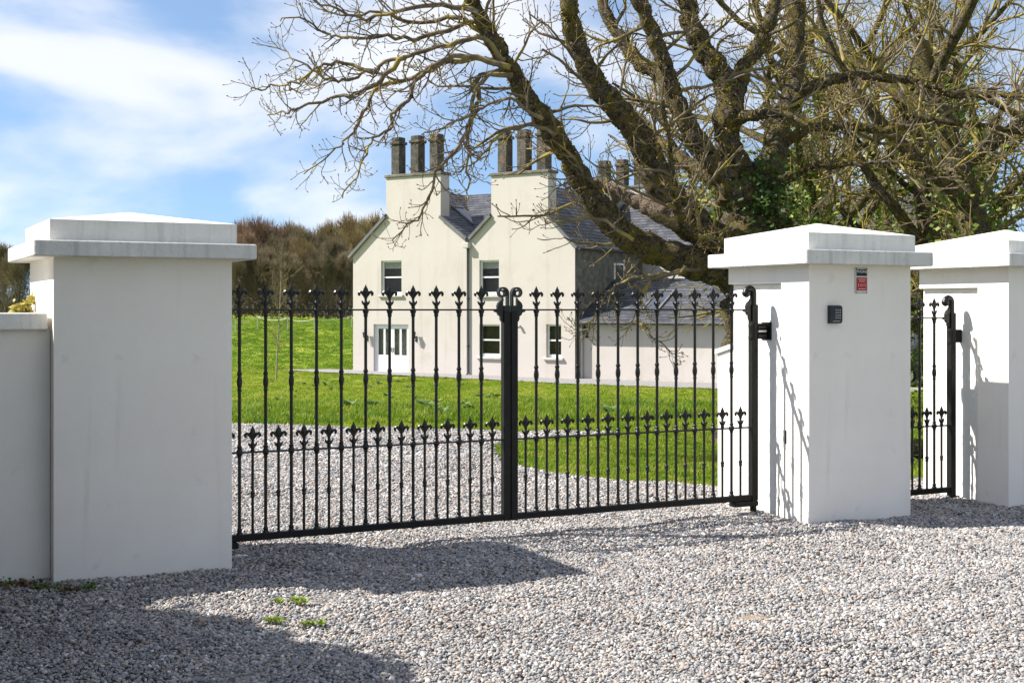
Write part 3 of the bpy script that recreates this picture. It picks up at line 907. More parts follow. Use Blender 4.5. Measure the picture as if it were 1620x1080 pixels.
# low extension beside the house
X1e = 22.5
MB().add([(11.602, .35, -.4), (X1e, .35, -.4), (X1e, .35, 2.36), (11.602, .35, 2.36), (X1e, 5.5, -.4), (X1e, 5.5, 2.36), (X1e, 3.1, 3.9)],
         [(0, 1, 2, 3), (1, 4, 5, 6, 2)]).build('extension_wall', 'cream', hs_)
er = roof('extension_roof', [(11.603, -.02, 2.26), (X1e + .2, -.02, 2.26), (X1e + .2, 3.1, 4.0), (11.603, 3.1, 4.0)], seed=10)
roof('extension_roof', [(X1e + .2, 5.55, 2.5), (11.603, 5.55, 2.5), (11.603, 3.1, 4.0), (X1e + .2, 3.1, 4.0)], seed=11)
MB().tube([(11.63, -.07, 2.23), (X1e + .2, -.07, 2.23)], .065, 8).build('gutter', 'pipe_dark', er, True)
# rooflights
def rooflight(parent, corners_fn, x0, x1, l0, l1):
    m = MB(); g = MB()
    P = lambda x, l, h: corners_fn(x, l, h)
    def bar(a0, a1, b0, b1):
        vs = [P(a0, b0, .01), P(a1, b0, .01), P(a1, b1, .01), P(a0, b1, .01), P(a0, b0, .09), P(a1, b0, .09), P(a1, b1, .09), P(a0, b1, .09)]
        m.add(vs, [(3, 2, 1, 0), (4, 5, 6, 7), (0, 1, 5, 4), (1, 2, 6, 5), (2, 3, 7, 6), (3, 0, 4, 7)])
    t = .07
    bar(x0, x1, l0, l0 + t); bar(x0, x1, l1 - t, l1); bar(x0, x0 + t, l0 + t, l1 - t); bar(x1 - t, x1, l0 + t, l1 - t)
    f = m.build('rooflight', 'lead', parent)
    g.add([P(x0 + t, l0 + t, .06), P(x1 - t, l0 + t, .06), P(x1 - t, l1 - t, .06), P(x0 + t, l1 - t, .06)], [(0, 1, 2, 3)])
    g.build('pane', 'glass_roof', f)
mg = bpy.data.materials.new('glass_roof'); mg.use_nodes = True
q_ = mg.node_tree.nodes['Principled BSDF']
q_.inputs['Base Color'].default_value = (0.05, 0.06, 0.08, 1); q_.inputs['Roughness'].default_value = 0.05; q_.inputs['Specular IOR Level'].default_value = 0.8
MATS['glass_roof'] = mg
ea = math.atan2(4.0 - 2.26, 3.12)
rooflight(er, lambda x, l, h: (x, -.02 + l * math.cos(ea) - h * math.sin(ea), 2.26 + l * math.sin(ea) + h * math.cos(ea)), 14.2, 14.95, .75, 2.5)
la = math.atan2(ZL - VA, 6.35 - AL)
rooflight(hs_, lambda y, l, h: (6.35 - l * math.cos(la) + h * math.sin(la), y, VA + zr + l * math.sin(la) + h * math.cos(la)), 1.6, 2.4, 1.2, 2.6)
# barge boards on the gables
def barge(x0, z0, x1, z1, nm='barge_board'):
    d = Vector((x1 - x0, 0, z1 - z0)).normalized()
    n = Vector((-d.z, 0, d.x))
    if n.z < 0: n = -n
    m = MB()
    a, b_ = Vector((x0, 0, z0)), Vector((x1, 0, z1))
    vs = []
    for y in (-.13, -.004):
        for p, q in ((a, -.07), (b_, -.07), (b_, .055), (a, .055)):
            w = p + n * q
            vs.append((w.x, y, w.z))
    m.add(vs, [(0, 1, 2, 3), (7, 6, 5, 4), (0, 4, 5, 1), (1, 5, 6, 2), (2, 6, 7, 3), (3, 7, 4, 0)])
    m.build(nm, 'lead', hs_)
barge(-.2, EL - .12, 1.90, EL + (ZL - EL) * 1.9 / AL)
barge(4.91, prof_top(4.91), 6.30, VA + .06)
barge(6.44, VA + .06, 7.52, prof_top(7.52))
barge(10.34, prof_top(10.34), 11.72, ER - .10)
# windows and doors
def sash(x0, x1, z0, z1, curtain=False):
    f = MB()
    y0, y1 = .12, .18
    t = .07
    f.box(x0, x0 + t, y0, y1, z0, z1); f.box(x1 - t, x1, y0, y1, z0, z1)
    f.box(x0 + t, x1 - t, y0, y1, z0, z0 + .12); f.box(x0 + t, x1 - t, y0, y1, z1 - t, z1)
    zm_ = (z0 + z1) / 2 + .02
    f.box(x0 + t, x1 - t, y0 - .01, y1, zm_ - .03, zm_ + .03)
    w_ = f.build('window', 'white_paint', hs_)
    for a, b_ in ((z0 + .12, zm_ - .03), (zm_ + .03, z1 - t)):
        MB().add([(x0 + t, .15, a), (x1 - t, .15, a), (x1 - t, .15, b_), (x0 + t, .15, b_)], [(0, 1, 2, 3)]).build('pane', 'glass', w_)
    if curtain:
        MB().box(x0 + t, x1 - t, .20, .21, z1 - .34, z1 - t).build('blind', 'curtain', w_)
    s_ = MB().box(x0 - .12, x1 + .12, -.09, .12, z0 - .10, z0 - .002, .01)
    s_.build('sill', 'sill_stone', w_)
sash(*ops[0], True); sash(*ops[1], True); sash(*ops[3]); sash(*ops[4])
x0, x1, z0, z1 = ops[2]
fr = MB()
fr.box(x0, x0 + .07, .10, .18, z0, z1); fr.box(x1 - .07, x1, .10, .18, z0, z1); fr.box(x0 + .07, x1 - .07, .10, .18, z1 - .08, z1)
fr.build('door_frame', 'white_paint', hs_)
for k in range(2):
    a = x0 + .075 + k * (x1 - x0 - .15) / 2; b_ = a + (x1 - x0 - .15) / 2 - .006
    d = MB()
    d.box(a, b_, .12, .17, z0, z0 + .72)
    mid = (a + b_) / 2
    for c0, c1 in ((a, a + .10), (mid - .05, mid + .05), (b_ - .10, b_)):
        d.box(c0, c1, .12, .17, z0 + .72, z1 - .20)
    d.box(a, b_, .12, .17, z1 - .20, z1 - .085)
    do = d.build('door', 'white_paint', hs_)
    MB().box(a + .12, b_ - .12, .112, .1195, z0 + .14, z0 + .60, .003).build('panel', 'white_paint', do)
    for c0, c1 in ((a + .10, mid - .05), (mid + .05, b_ - .10)):
        MB().add([(c0, .145, z0 + .72), (c1, .145, z0 + .72), (c1, .145, z1 - .20), (c0, .145, z1 - .20)], [(0, 1, 2, 3)]).build('pane', 'glass', do)
    hx = b_ - .05 if k == 0 else a + .05
    MB().box(hx - .015, hx + .015, .07, .12, z0 + .86, z0 + 1.06, .004).build('handle', 'steel', do)
MB().box(x0 - .1, x1 + .1, -.35, .0, -.2, z0 - .01, .01).build('doorstep', 'sill_stone', hs_)
MB().box(x0 + .08, x1 - .08, .30, .32, z0, z1 - .1).build('door_backing', 'pane_backing', hs_)  # added plain board, coloured so the room behind the panes looks lighter
# rain pipes
dp = MB().tube([(6.37, -.06, VA - .28), (6.37, -.06, .1), (6.37, -.12, .03)], .045, 8).build('downpipe', 'pipe_dark', hs_, True)
MB().box(6.22, 6.52, -.24, -.004, VA - .34, VA - .10, .02).build('hopper', 'pipe_pale', dp)
MB().tube([(6.37, -.12, VA - .02), (6.37, -.12, VA - .14)], .07, 8).build('outlet', 'pipe_dark', dp, True)
for zz in (1.2, 3.2):
    MB().box(6.30, 6.44, -.06, -.003, zz, zz + .05).build('bracket', 'pipe_dark', dp)
MB().tube([(11.75, .26, 2.2), (11.75, .26, -.1)], .045, 8).build('downpipe', 'pipe_pale', hs_, True)
MB().tube([(11.85, -.1, ER - .13), (11.85, 5.6, ER - .13)], .06, 8).build('gutter', 'pipe_dark', hs_, True)
# stone apron round the front of the house
ap = [(-2.9, -1.7), (0, -2.2), (6, -2.8), (12, -3.4), (20, -4.2), (26, -5), (26, .3), (-.3, .3), (-.3, .9)]
def hw(x, y):
    ca, sa = math.cos(HA), math.sin(HA)
    return -7.1 + ca * x - sa * y, 59.3 + sa * x + ca * y
ap_w = [hw(*q) for q in ap]
apx, apy = np.meshgrid(np.arange(-14, 20, .25), np.arange(38, 66, .25))
tag(link('gravel_apron', grid_mesh('gravel_apron', apx, apy, H(apx, apy) + .03, 'gravel_far', inside(ap_w, apx[:-1, :-1] + .12, apy[:-1, :-1] + .12))), kind='structure')

# wall lanterns and floodlight
def lantern(x, z, label, y=0.0, name='wall_lantern'):
    e = empty(name, (*hw(x, y), HZ + z), HA)
    MB().box(-.05, .05, -.03, -.002, -.12, .12, .006).build('back_plate', 'pipe_dark', e)
    MB().tube([(0, -.03, -.05), (0, -.14, -.10), (0, -.19, -.02), (0, -.19, .02)], .014, 6).build('arm', 'pipe_dark', e)
    MB().lathe([(.05, .02), (.085, .26)], 6, cy=-.19).build('glass_body', 'glass_roof', e)
    MB().lathe([(.11, .262), (.04, .35), (.015, .40), (.02, .43), (.004, .46)], 6, cy=-.19).build('lantern_roof', 'pipe_dark', e)
    for i in range(6):
        a = i * math.pi / 3
        c_, s_ = math.cos(a), math.sin(a)
        MB().tube([(.054 * c_, -.19 + .054 * s_, .01), (.09 * c_, -.19 + .09 * s_, .265)], .009, 4).build('lantern_rib', 'pipe_dark', e)
    tag(e, label, 'lantern', 'wall lanterns')
lantern(.83, 1.50, 'dark wall lantern between the house corner and the white double door')
lantern(3.59, 1.50, 'dark wall lantern on the downpipe side of the white double door')
lantern(11.95, 1.75, 'dark wall lantern under the eave where the low extension begins', y=.35)
e = empty('floodlight', (*hw(8.98, 0), HZ + 2.1), HA)
MB().box(-.04, .04, -.05, -.002, -.04, .04, .005).build('mount', 'pipe_pale', e)
MB().lathe([(.035, 0), (.06, .12), (.06, .15)], 8).build('lamp_head', 'pipe_pale', e, True).rotation_euler = (R(115), 0, 0)
e.children[1].location = (0, -.05, 0)
tag(e, 'small floodlight on the cream wall just beyond the gate meeting post', 'floodlight')

# outbuilding and parked car glimpsed through the side gate
ob = empty('outbuilding', (12.9, 51.5, float(H(13, 51)) - .05), HA * .4)
MB().extr([(0, 0), (6, 0), (6, 2.9), (3, 5.1), (0, 2.9)][::-1], 0, 7).build('wall', 'cream', ob)
for sgn in (0, 1):
    c_ = [(-.25, -.2, 2.72), (-.25, 7.2, 2.72), (3, 7.2, 5.16), (3, -.2, 5.16)]
    if sgn: c_ = [(6 - q[0], q[1], q[2]) for q in c_]
    roof('roof_slope', c_, parent=ob, seed=20 + sgn)
w_ = MB().box(2.5, 3.4, -.05, -.002, 1.0, 2.2).build('window', 'white_paint', ob)
MB().box(2.58, 3.32, -.06, -.051, 1.08, 2.12).build('pane', 'room_dark', w_)
tag(ob, 'cream outbuilding glimpsed through the narrow side gate', 'outbuilding')

cr_ = empty('parked_car', (13.2, 47.8, float(H(13.5, 47.5)) + .02), 0.05)
bd = MB()
prof = [(-.0, .30), (.35, .22), (3.6, .22), (4.0, .32), (4.05, .62), (3.9, .82), (3.1, .93), (2.5, 1.36), (1.1, 1.42), (.35, 1.05), (.02, .92)]
def loft(m, prof, ys):
    n = len(prof); vs = []
    for y, k, dz in ys:
        vs += [((x - 2) * k + 2, y, z * dz if z > .5 else z) for x, z in prof]
    fs = [tuple(range(n))[::-1], tuple(range((len(ys) - 1) * n, len(ys) * n))]
    for j in range(len(ys) - 1):
        for i in range(n):
            k2 = (i + 1) % n
            fs.append((j * n + i, j * n + k2, j * n + n + k2, j * n + n + i))
    return m.add(vs, fs)
loft(bd, prof, [(-.84, .96, .96), (-.74, 1, 1), (.74, 1, 1), (.84, .96, .96)]).build('body', 'car_paint', cr_, True)
for sy in (-.846, .846):
    MB().extr([(1.0, .93), (2.95, .93), (2.45, 1.27), (1.15, 1.31)], sy - .004, sy + .004).build('side_window', 'glass_roof', cr_)
for wx in (.75, 3.25):
    for sy in (-.80, .80):
        t_ = MB().lathe([(.22, -.10), (.31, -.09), (.325, -.05), (.325, .05), (.31, .09), (.22, .10)], 20)
        t_.v = [(wx + x, sy + z, .325 + y) for x, y, z in t_.v]
        w_ = t_.build('wheel', 'tyre', cr_, True)
        r_ = MB().lathe([(.21, -.09), (.20, -.105), (.05, -.11), (.04, .11), (.20, .105), (.21, .09)], 14)
        r_.v = [(wx + x, sy + z * (1.05), .325 + y) for x, y, z in r_.v]
        r_.build('rim', 'steel', w_, True)
for sy in (-.6, .6):
    MB().box(-.02, .05, sy - .16, sy + .16, .66, .80, .02).build('headlight', 'steel', cr_)
    MB().box(3.97, 4.06, sy - .16, sy + .16, .66, .80, .02).build('tail_light', 'sign_red', cr_)
tag(cr_, 'dark parked car glimpsed through the narrow side gate before the outbuilding', 'car')

# ------------------------------------------------------------------ trees
def unit(v):
    return v / (np.linalg.norm(v) + 1e-9)

def poly_resample(P, r, n):
    P = np.asarray(P, float); r = np.asarray(r, float)
    # Catmull-Rom through the points
    out, ro = [], []
    k = len(P)
    for i in range(k - 1):
        p0, p1, p2, p3 = P[max(i - 1, 0)], P[i], P[i + 1], P[min(i + 2, k - 1)]
        for t in np.linspace(0, 1, n, endpoint=False):
            out.append(.5 * ((2 * p1) + (-p0 + p2) * t + (2 * p0 - 5 * p1 + 4 * p2 - p3) * t * t + (-p0 + 3 * p1 - 3 * p2 + p3) * t ** 3))
            ro.append(r[i] * (1 - t) + r[i + 1] * t)
    out.append(P[-1]); ro.append(r[-1])
    return np.array(out), np.array(ro)

def shoot(r, p, d, L, r0, r1, seg, wob, trop):
    """a wobbling branch path"""
    P = [p]; d = unit(d)
    for i in range(seg):
        f = (i + 1) / seg
        d = unit(d + r.normal(size=3) * wob + np.array([0, 0, trop[0] * (1 - f) + trop[1] * f]))
        P.append(P[-1] + d * L / seg)
    return np.array(P), np.linspace(r0, r1, seg + 1)

def side_dir(r, T, spread, up=0.0, bias=None):
    q = r.normal(size=3)
    q -= q.dot(T) * T
    q = unit(q)
    d = T * math.cos(spread) + q * math.sin(spread) + np.array([0, 0, up])
    if bias is not None: d = d + bias
    return unit(d)

def branch_out(r, accs, P, rad, level, cfg, tips):
    """side branches along path P, recursively"""
    c = cfg[level]
    seglen = np.linalg.norm(np.diff(P, axis=0), axis=1)
    cum = np.concatenate([[0], np.cumsum(seglen)])
    tot = cum[-1]
    s = tot * c['from'] + r.uniform(0, c['gap'])
    while s < tot:
        i = min(np.searchsorted(cum, s) - 1, len(P) - 2); i = max(i, 0)
        f = (s - cum[i]) / (seglen[i] + 1e-9)
        p = P[i] + (P[i + 1] - P[i]) * f
        T = unit(P[i + 1] - P[i])
        rr = rad[i] * (1 - f) + rad[i + 1] * f
        L = c['len'] * r.uniform(.55, 1.35) * (1 - .45 * s / tot)
        r0 = min(rr * .62, c['r'] * r.uniform(.8, 1.2))
        d = side_dir(r, T, r.uniform(*c['spread']), c.get('up', 0), c.get('bias'))
        Q, qr = shoot(r, p, d, L, r0, max(r0 * .42, c['rmin']), c['seg'], c['wob'], c['trop'])
        accs[c['acc']].tube(Q, qr, c['sides'])
        if level + 1 < len(cfg):
            branch_out(r, accs, Q, qr, level + 1, cfg, tips)
        if c.get('tip'):
            tips.append((Q[-1], unit(Q[-1] - Q[-2])))
        s += c['gap'] * r.uniform(.55, 1.45)

def buds(tips, size, r):
    a = Acc()
    for p, d in tips:
        a.tube(np.array([p - d * size * .3, p + d * size * .8, p + d * size * 2.0]), np.array([size * .28, size * .55, size * .06]), 4)
    return a

# --- the large spreading tree behind the keypad pillar
r1 = np.random.default_rng(21)
DT = 16.0
def limb(px, d0, d1, w0, w1, n=5):
    k = len(px)
    P = [at(x, y, d0 + (d1 - d0) * i / (k - 1)) for i, (x, y) in enumerate(px)]
    w = [(w0 + (w1 - w0) * (i / (k - 1)) ** .8) for i in range(k)]
    rad = [a * .88 * DT / F / 2 for a in w]
    return poly_resample(P, rad, n)
def ext(P, rad, L, r, trop=.05):
    """carry a limb on above the picture"""
    Q, q = shoot(r, P[-1], P[-1] - P[-3], L, rad[-1], .02, 8, .10, (trop, trop))
    return np.concatenate([P, Q[1:]]), np.concatenate([rad, q[1:]])
big = empty('spreading_tree', (*at(1196, 800, DT)[:2], float(H(2.9, 16))), 0)
base = np.array(big.location)
TW = Acc(); TB = Acc()
accs = {'wood': TW, 'twig': TB}
limbs = []
g = at(1200, 700, DT); g[2] = base[2] - .2
trunk_pts = [g, at(1200, 600, DT), at(1199, 500, DT), at(1197, 430, DT), at(1192, 370, DT), at(1182, 310, DT), at(1172, 262, DT)]
TP, TR = poly_resample(trunk_pts, [.52, .43, .40, .40, .40, .33, .25], 5)
TR = TR * (1 + .10 * np.sin(np.arange(len(TR)) * 1.3) + .05 * r1.normal(size=len(TR)))
TP, TR = poly_resample(TP, TR, 2)
TW.tube(TP, TR, 24, .07, r1)
L0 = [
    (limb([(1190, 468), (1149, 432), (1091, 413), (1020, 391), (958, 342), (922, 293), (900, 249), (868, 200), (840, 160), (800, 100), (770, 50), (745, 0)], DT, 14.6, 62, 22), 2.4),
    (limb([(1180, 415), (1131, 382), (1078, 338), (1042, 284), (1020, 231), (989, 187), (953, 147), (927, 107), (909, 53), (900, 10)], DT - .1, 15.0, 72, 28), 3.0),
    (limb([(1180, 330), (1149, 284), (1113, 240), (1087, 196), (1064, 147), (1051, 102), (1033, 58), (1015, 8)], DT - .2, 15.6, 46, 24), 3.0),
    (limb([(1070, 160), (1040, 118), (1011, 98), (980, 58), (953, 10)], 15.8, 16.6, 28, 20), 2.6),
    (limb([(1172, 285), (1149, 213), (1153, 156), (1140, 116), (1113, 80), (1096, 40), (1087, 0)], DT, 16.3, 56, 32), 3.2),
    (limb([(1156, 175), (1166, 140), (1184, 102), (1207, 58), (1229, 5)], 16.1, 16.7, 36, 24), 3.0),
    (limb([(1205, 350), (1220, 276), (1229, 213), (1251, 156), (1256, 89), (1260, 10)], DT + .1, 17.2, 58, 34), 3.2),
    (limb([(1246, 170), (1290, 135), (1360, 120), (1440, 128), (1520, 150), (1590, 150)], 16.8, 15.2, 24, 9), 1.0),
    (limb([(1228, 235), (1280, 205), (1340, 200), (1400, 205), (1470, 190), (1540, 200)], 16.4, 15.6, 22, 8), 1.0),
    (limb([(1180, 300), (1120, 275), (1085, 255), (1060, 238)], 16.1, 17.0, 38, 20), 1.8),
    (limb([(1225, 300), (1270, 270), (1320, 262), (1370, 258)], 16.0, 14.8, 20, 7), 1.0),
    (limb([(1165, 190), (1195, 182), (1222, 180)], 16.0, 15.5, 22, 16), .6),
    (limb([(1210, 390), (1150, 385), (1085, 360), (1070, 320)], 15.7, 14.6, 22, 10), 1.2),
]
for i, ((P, rad), e_) in enumerate(L0):
    P = P + r1.normal(size=P.shape) * .012
    rad = rad * (1 + .07 * r1.normal(size=len(rad)))
    P, rad = ext(P, rad, e_, r1, .12 if i < 7 else .0)
    P, rad = poly_resample(P, rad, 2)
    TW.tube(P, rad, 16, .055, r1)
    limbs.append((P, rad))
# branches reaching left over the house, drooping at their ends
BR = [
    [(790, 85), (766, 30), (710, 49), (654, 60), (601, 58), (541, 60), (514, 49), (477, 28), (439, 30)],
    [(800, 100), (766, 64), (710, 72), (646, 88), (601, 102), (571, 117), (533, 128), (503, 117), (473, 98), (428, 75)],
    [(640, 90), (601, 128), (567, 147), (533, 154), (488, 166), (454, 177), (420, 181)],
    [(805, 108), (740, 87), (691, 102), (654, 132), (650, 154), (623, 177), (616, 203), (586, 226), (571, 264), (541, 314)],
    [(790, 92), (710, 98), (654, 124), (601, 136), (578, 169), (552, 218), (533, 237), (480, 271)],
    [(800, 105), (751, 128), (759, 158), (740, 200), (718, 241), (691, 275), (676, 324), (654, 350), (616, 377)],
    [(812, 120), (766, 124), (751, 151), (744, 196), (740, 233), (740, 282), (740, 320)],
    [(755, 20), (700, 8), (640, 15), (580, 28), (520, 10), (470, -20)],
    [(775, 60), (720, 30), (660, 38), (600, 20), (540, 25), (500, 5)],
    [(590, 110), (545, 100), (505, 105), (470, 130), (430, 135), (396, 145)],
    [(880, 215), (840, 200), (800, 210), (770, 235), (745, 262), (715, 275)],
    [(860, 190), (815, 160), (780, 165), (745, 180), (700, 205), (665, 210)],
    [(1110, 425), (1060, 432), (1010, 440), (975, 452), (950, 480), (930, 520), (905, 522)],
    [(1085, 425), (1040, 440), (1020, 460), (1005, 500), (1030, 530), (1055, 552)],
    [(1000, 380), (960, 350), (920, 345), (890, 350), (860, 352)],
]
br_r = np.random.default_rng(5)
for i, b_ in enumerate(BR):
    d0 = 14.8 - (i % 4) * .12
    k = len(b_)
    w0 = 8.4 if i < 9 else 6.0
    pts = [at(x, y, d0 - br_r.uniform(.0, .9) * j / k * (1 if i % 2 else -1)) for j, (x, y) in enumerate(b_)]
    P, rad = poly_resample(pts, np.linspace(w0, 1.8, k) * DT / F / 2, 4)
    P = P + br_r.normal(size=P.shape) * .016
    TB.tube(P, rad, 7)
    limbs.append((P, rad))
tips = []
cfg_limb = [
    dict(acc='twig', gap=.19, len=1.15, r=.024, rmin=.006, spread=(.6, 1.25), seg=8, wob=.15, trop=(-.03, .05), sides=6, up=.0, **{'from': .22}),
    dict(acc='twig', gap=.15, len=.46, r=.009, rmin=.0038, spread=(.5, 1.1), seg=6, wob=.16, trop=(0, .10), sides=4, up=.05, tip=True, **{'from': .12}),
    dict(acc='twig', gap=.10, len=.17, r=.0048, rmin=.0028, spread=(.5, 1.0), seg=3, wob=.18, trop=(.05, .15), sides=3, up=.1, tip=True, **{'from': .2}),
]
cfg_left = [
    dict(acc='twig', gap=.088, len=.46, r=.010, rmin=.0036, spread=(.45, 1.0), seg=6, wob=.20, trop=(-.05, .12), sides=5, up=-.08, tip=True, **{'from': .10}),
    dict(acc='twig', gap=.075, len=.17, r=.0052, rmin=.0029, spread=(.5, 1.0), seg=4, wob=.20, trop=(.04, .16), sides=3, up=.12, tip=True, **{'from': .15}),
]
cfg_spur = [dict(acc='twig', gap=.055, len=.26, r=.007, rmin=.0030, spread=(.7, 1.5), seg=5, wob=.24, trop=(0, .12), sides=4, tip=True, **{'from': .06}),
            dict(acc='twig', gap=.09, len=.11, r=.0042, rmin=.0028, spread=(.5, 1.1), seg=3, wob=.2, trop=(0, .12), sides=3, tip=True, **{'from': .2})]
MO = Acc()
for i, (P, rad) in enumerate(limbs):
    if i < len(L0):
        branch_out(r1, accs, P, rad, 0, cfg_limb, tips)
        branch_out(r1, accs, P, rad, 0, cfg_spur, tips)
        n_ = int(1500 * min(1, rad[0] / .2))
        k = r1.integers(0, len(P) - 1, n_)
        d = r1.normal(size=(n_, 3)) + np.array([-.3, -.2, .5])
        T = P[k + 1] - P[k]; T /= np.linalg.norm(T, axis=1)[:, None] + 1e-9
        d -= (d * T).sum(1)[:, None] * T; d /= np.linalg.norm(d, axis=1)[:, None] + 1e-9
        f = r1.uniform(size=(n_, 1))
        C = P[k] + (P[k + 1] - P[k]) * f + d * rad[k][:, None] * 1.0
        keep = np.sin(C[:, 0] * 5.1 + C[:, 2] * 3.3) + np.sin(C[:, 2] * 7.7 - C[:, 1] * 4) > -.1
        leaves(MO, C[keep], .021, r1, 0, .5)
    else:
        branch_out(r1, accs, P, rad, 0, cfg_left, tips)
# tree meshes in tree-local space
def localise(acc, o):
    for v in acc.V: v -= o
localise(TW, base); localise(TB, base)
link('trunk', TW.mesh('trunk', 'bark'), big)
link('crown', TB.mesh('crown', 'twig'), big)
localise(MO, base)
mo_ = link('moss', MO.mesh('moss', 'moss', False), big); mo_['kind'] = 'stuff'
bd_ = buds(tips, .0125, r1); localise(bd_, base)
bo_ = link('buds', bd_.mesh('buds', 'bud'), big); bo_['kind'] = 'stuff'
dw = Acc()
P, rad = poly_resample([at(1078, 352, 15.6), at(1040, 334, 15.6), at(1002, 316, 15.7), at(965, 298, 15.8), at(928, 286, 15.8)], [.13, .11, .085, .07, .06], 9)
dw.tube(P, rad * (1 + .08 * r1.normal(size=len(rad))), 12, .045, r1); localise(dw, base)
link('broken_limb', dw.mesh('broken_limb', 'dead_wood'), big)
# ivy and moss tufts on the trunk fork
iv = Acc()
C = []
for c_, s_, n_ in ((at(1222, 345, 15.65), (.22, .12, .35), 900), (at(1205, 300, 15.7), (.16, .12, .22), 300)):
    C.append(c_ + r1.normal(size=(n_, 3)) * np.array(s_))
leaves(iv, np.concatenate(C), .032, r1, .3, .8); localise(iv, base)
ivo = link('ivy', iv.mesh('ivy', 'laurel', False), big)
tag(big, 'large mossy bare tree with many spreading limbs behind the keypad pillar', 'tree')

# --- background trees: three grown prototypes, then copies
def grow_tree(seed, hgt, r0, lean, cfg, nl=7, ivy=0, spread=.9, tall=.32):
    r = np.random.default_rng(seed)
    W, B = Acc(), Acc()
    a_ = {'wood': W, 'twig': B}
    P, rad = shoot(r, np.array([0, 0, -.3]), np.array([lean, 0, 1]), hgt * .62, r0, r0 * .45, 9, .07, (.05, .05))
    W.tube(P, rad, 10)
    tips_ = []
    lm = [(P, rad)]
    for i in range(nl):
        k = int(len(P) * (tall + (1 - tall) * i / nl)); k = min(max(k, 1), len(P) - 2)
        T = unit(P[k + 1] - P[k])
        az_ = i * 2.4 + r.uniform(-.4, .4)
        q = np.array([math.cos(az_), math.sin(az_), 0])
        d = unit(T * .75 + q * spread * r.uniform(.7, 1.2))
        Q, qr = shoot(r, P[k], d, hgt * r.uniform(.42, .62), rad[k] * .62, .02, 9, .13, (.02, .05))
        W.tube(Q, qr, 7)
        lm.append((Q, qr))
    for Q, qr in lm:
        branch_out(r, a_, Q, qr, 0, cfg, tips_)
    ivm = None
    if ivy:
        I = Acc(); C = []
        for Q, qr in lm[:5]:
            for _ in range(ivy):
                k = r.integers(0, max(2, int(len(Q) * .85)))
                f = r.uniform()
                p = Q[k] * (1 - f) + Q[min(k + 1, len(Q) - 1)] * f
                C.append(p + r.normal(size=3) * (.16 + qr[k] * .7) * np.array([1, 1, 1.2]))
        leaves(I, np.array(C), .043, r, .3, .8)
        ivm = I.mesh('ivy', 'ivy', False)
    return W.mesh('trunk', 'bark'), B.mesh('crown', 'twig_back'), ivm
cfg_b = [
    dict(acc='twig', gap=.44, len=1.7, r=.030, rmin=.010, spread=(.6, 1.2), seg=7, wob=.18, trop=(0, .04), sides=5, **{'from': .12}),
    dict(acc='twig', gap=.25, len=.80, r=.012, rmin=.006, spread=(.5, 1.1), seg=5, wob=.2, trop=(0, .08), sides=4, **{'from': .1}),
    dict(acc='twig', gap=.15, len=.34, r=.0065, rmin=.004, spread=(.5, 1.0), seg=3, wob=.2, trop=(0, .1), sides=3, **{'from': .15}),
]
protos = [grow_tree(31, 9.5, .30, .08, cfg_b, 9, 1500, 1.0, .20), grow_tree(32, 10.5, .26, -.10, cfg_b, 9, 60, .9, .22), grow_tree(33, 8.5, .22, .04, cfg_b, 9, 1000, 1.1, .15)]
spots = [  # px column, depth, proto, rotation, scale, label
    (1566, 20.0, 0, 0.4, 1.05, 'ivy clad tree with a thick dark trunk above the farthest pillar', 'tree'),
    (1490, 23.5, 1, 2.2, 1.0, 'slender mossy bare tree between the spreading tree and the ivy clad tree', 'tree'),
    (1345, 25.0, 2, 4.0, 1.15, 'bushy bare tree with ivy rising behind the keypad pillar cap', 'tree'),
    (1275, 31.0, 1, 5.1, 1.25, 'tall bare tree mostly hidden behind the spreading tree', 'tree'),
    (1660, 26.0, 2, 1.0, 1.30, 'ivy grown bare tree standing at the picture edge', 'tree'),
    (1500, 33.0, 0, 3.3, 1.25, 'ivy draped bare tree in the second row above the side gate', 'tree'),
    (1395, 38.0, 1, 0.9, 1.35, 'pale twiggy bare tree farthest back above the keypad pillar', 'tree'),
    (985, 84.0, 2, 2.0, 1.55, 'bare tree rising behind the rear chimney of the house', 'tree'),
]
for px, D, k, rz, sca, lab, cat in spots:
    x = (px - 810) / F * D
    e = empty('bare_tree', (x, D, float(H(x, D))), rz)
    e.scale = (sca, sca, sca)
    tr_, cw_, iv_ = protos[k]
    link('trunk', tr_, e); link('crown', cw_, e)
    if iv_: link('ivy', iv_, e)
    tag(e, lab, 'tree', 'bare trees beside the house')

# undergrowth below them
def shrub(name, c, size, n, leaf, m, label, cat, seed, twig=True):
    r = np.random.default_rng(seed)
    e = empty(name, c, r.uniform(0, 6))
    A = Acc()
    cl = r.normal(size=(max(8, n // 90), 3)); cl /= np.linalg.norm(cl, axis=1)[:, None]
    cl *= r.uniform(.35, 1.0, (len(cl), 1)); cl[:, 2] = np.abs(cl[:, 2])
    C = cl[r.integers(0, len(cl), n)] * np.array(size) + r.normal(size=(n, 3)) * np.array(size) * .16
    C[:, 2] = np.maximum(C[:, 2], .02)
    leaves(A, C, leaf, r, .2, .5)
    link('foliage', A.mesh('foliage', m, False), e)
    W = Acc()
    for i in range(14):
        q = cl[i % len(cl)] * np.array(size)
        P, rr_ = shoot(r, np.zeros(3), unit(q + np.array([0, 0, .3])), np.linalg.norm(q) * .9, .025, .006, 6, .12, (0, .03))
        W.tube(P, rr_, 5)
    link('stems', W.mesh('stems', 'bark'), e)
    tag(e, label, cat)
    return e
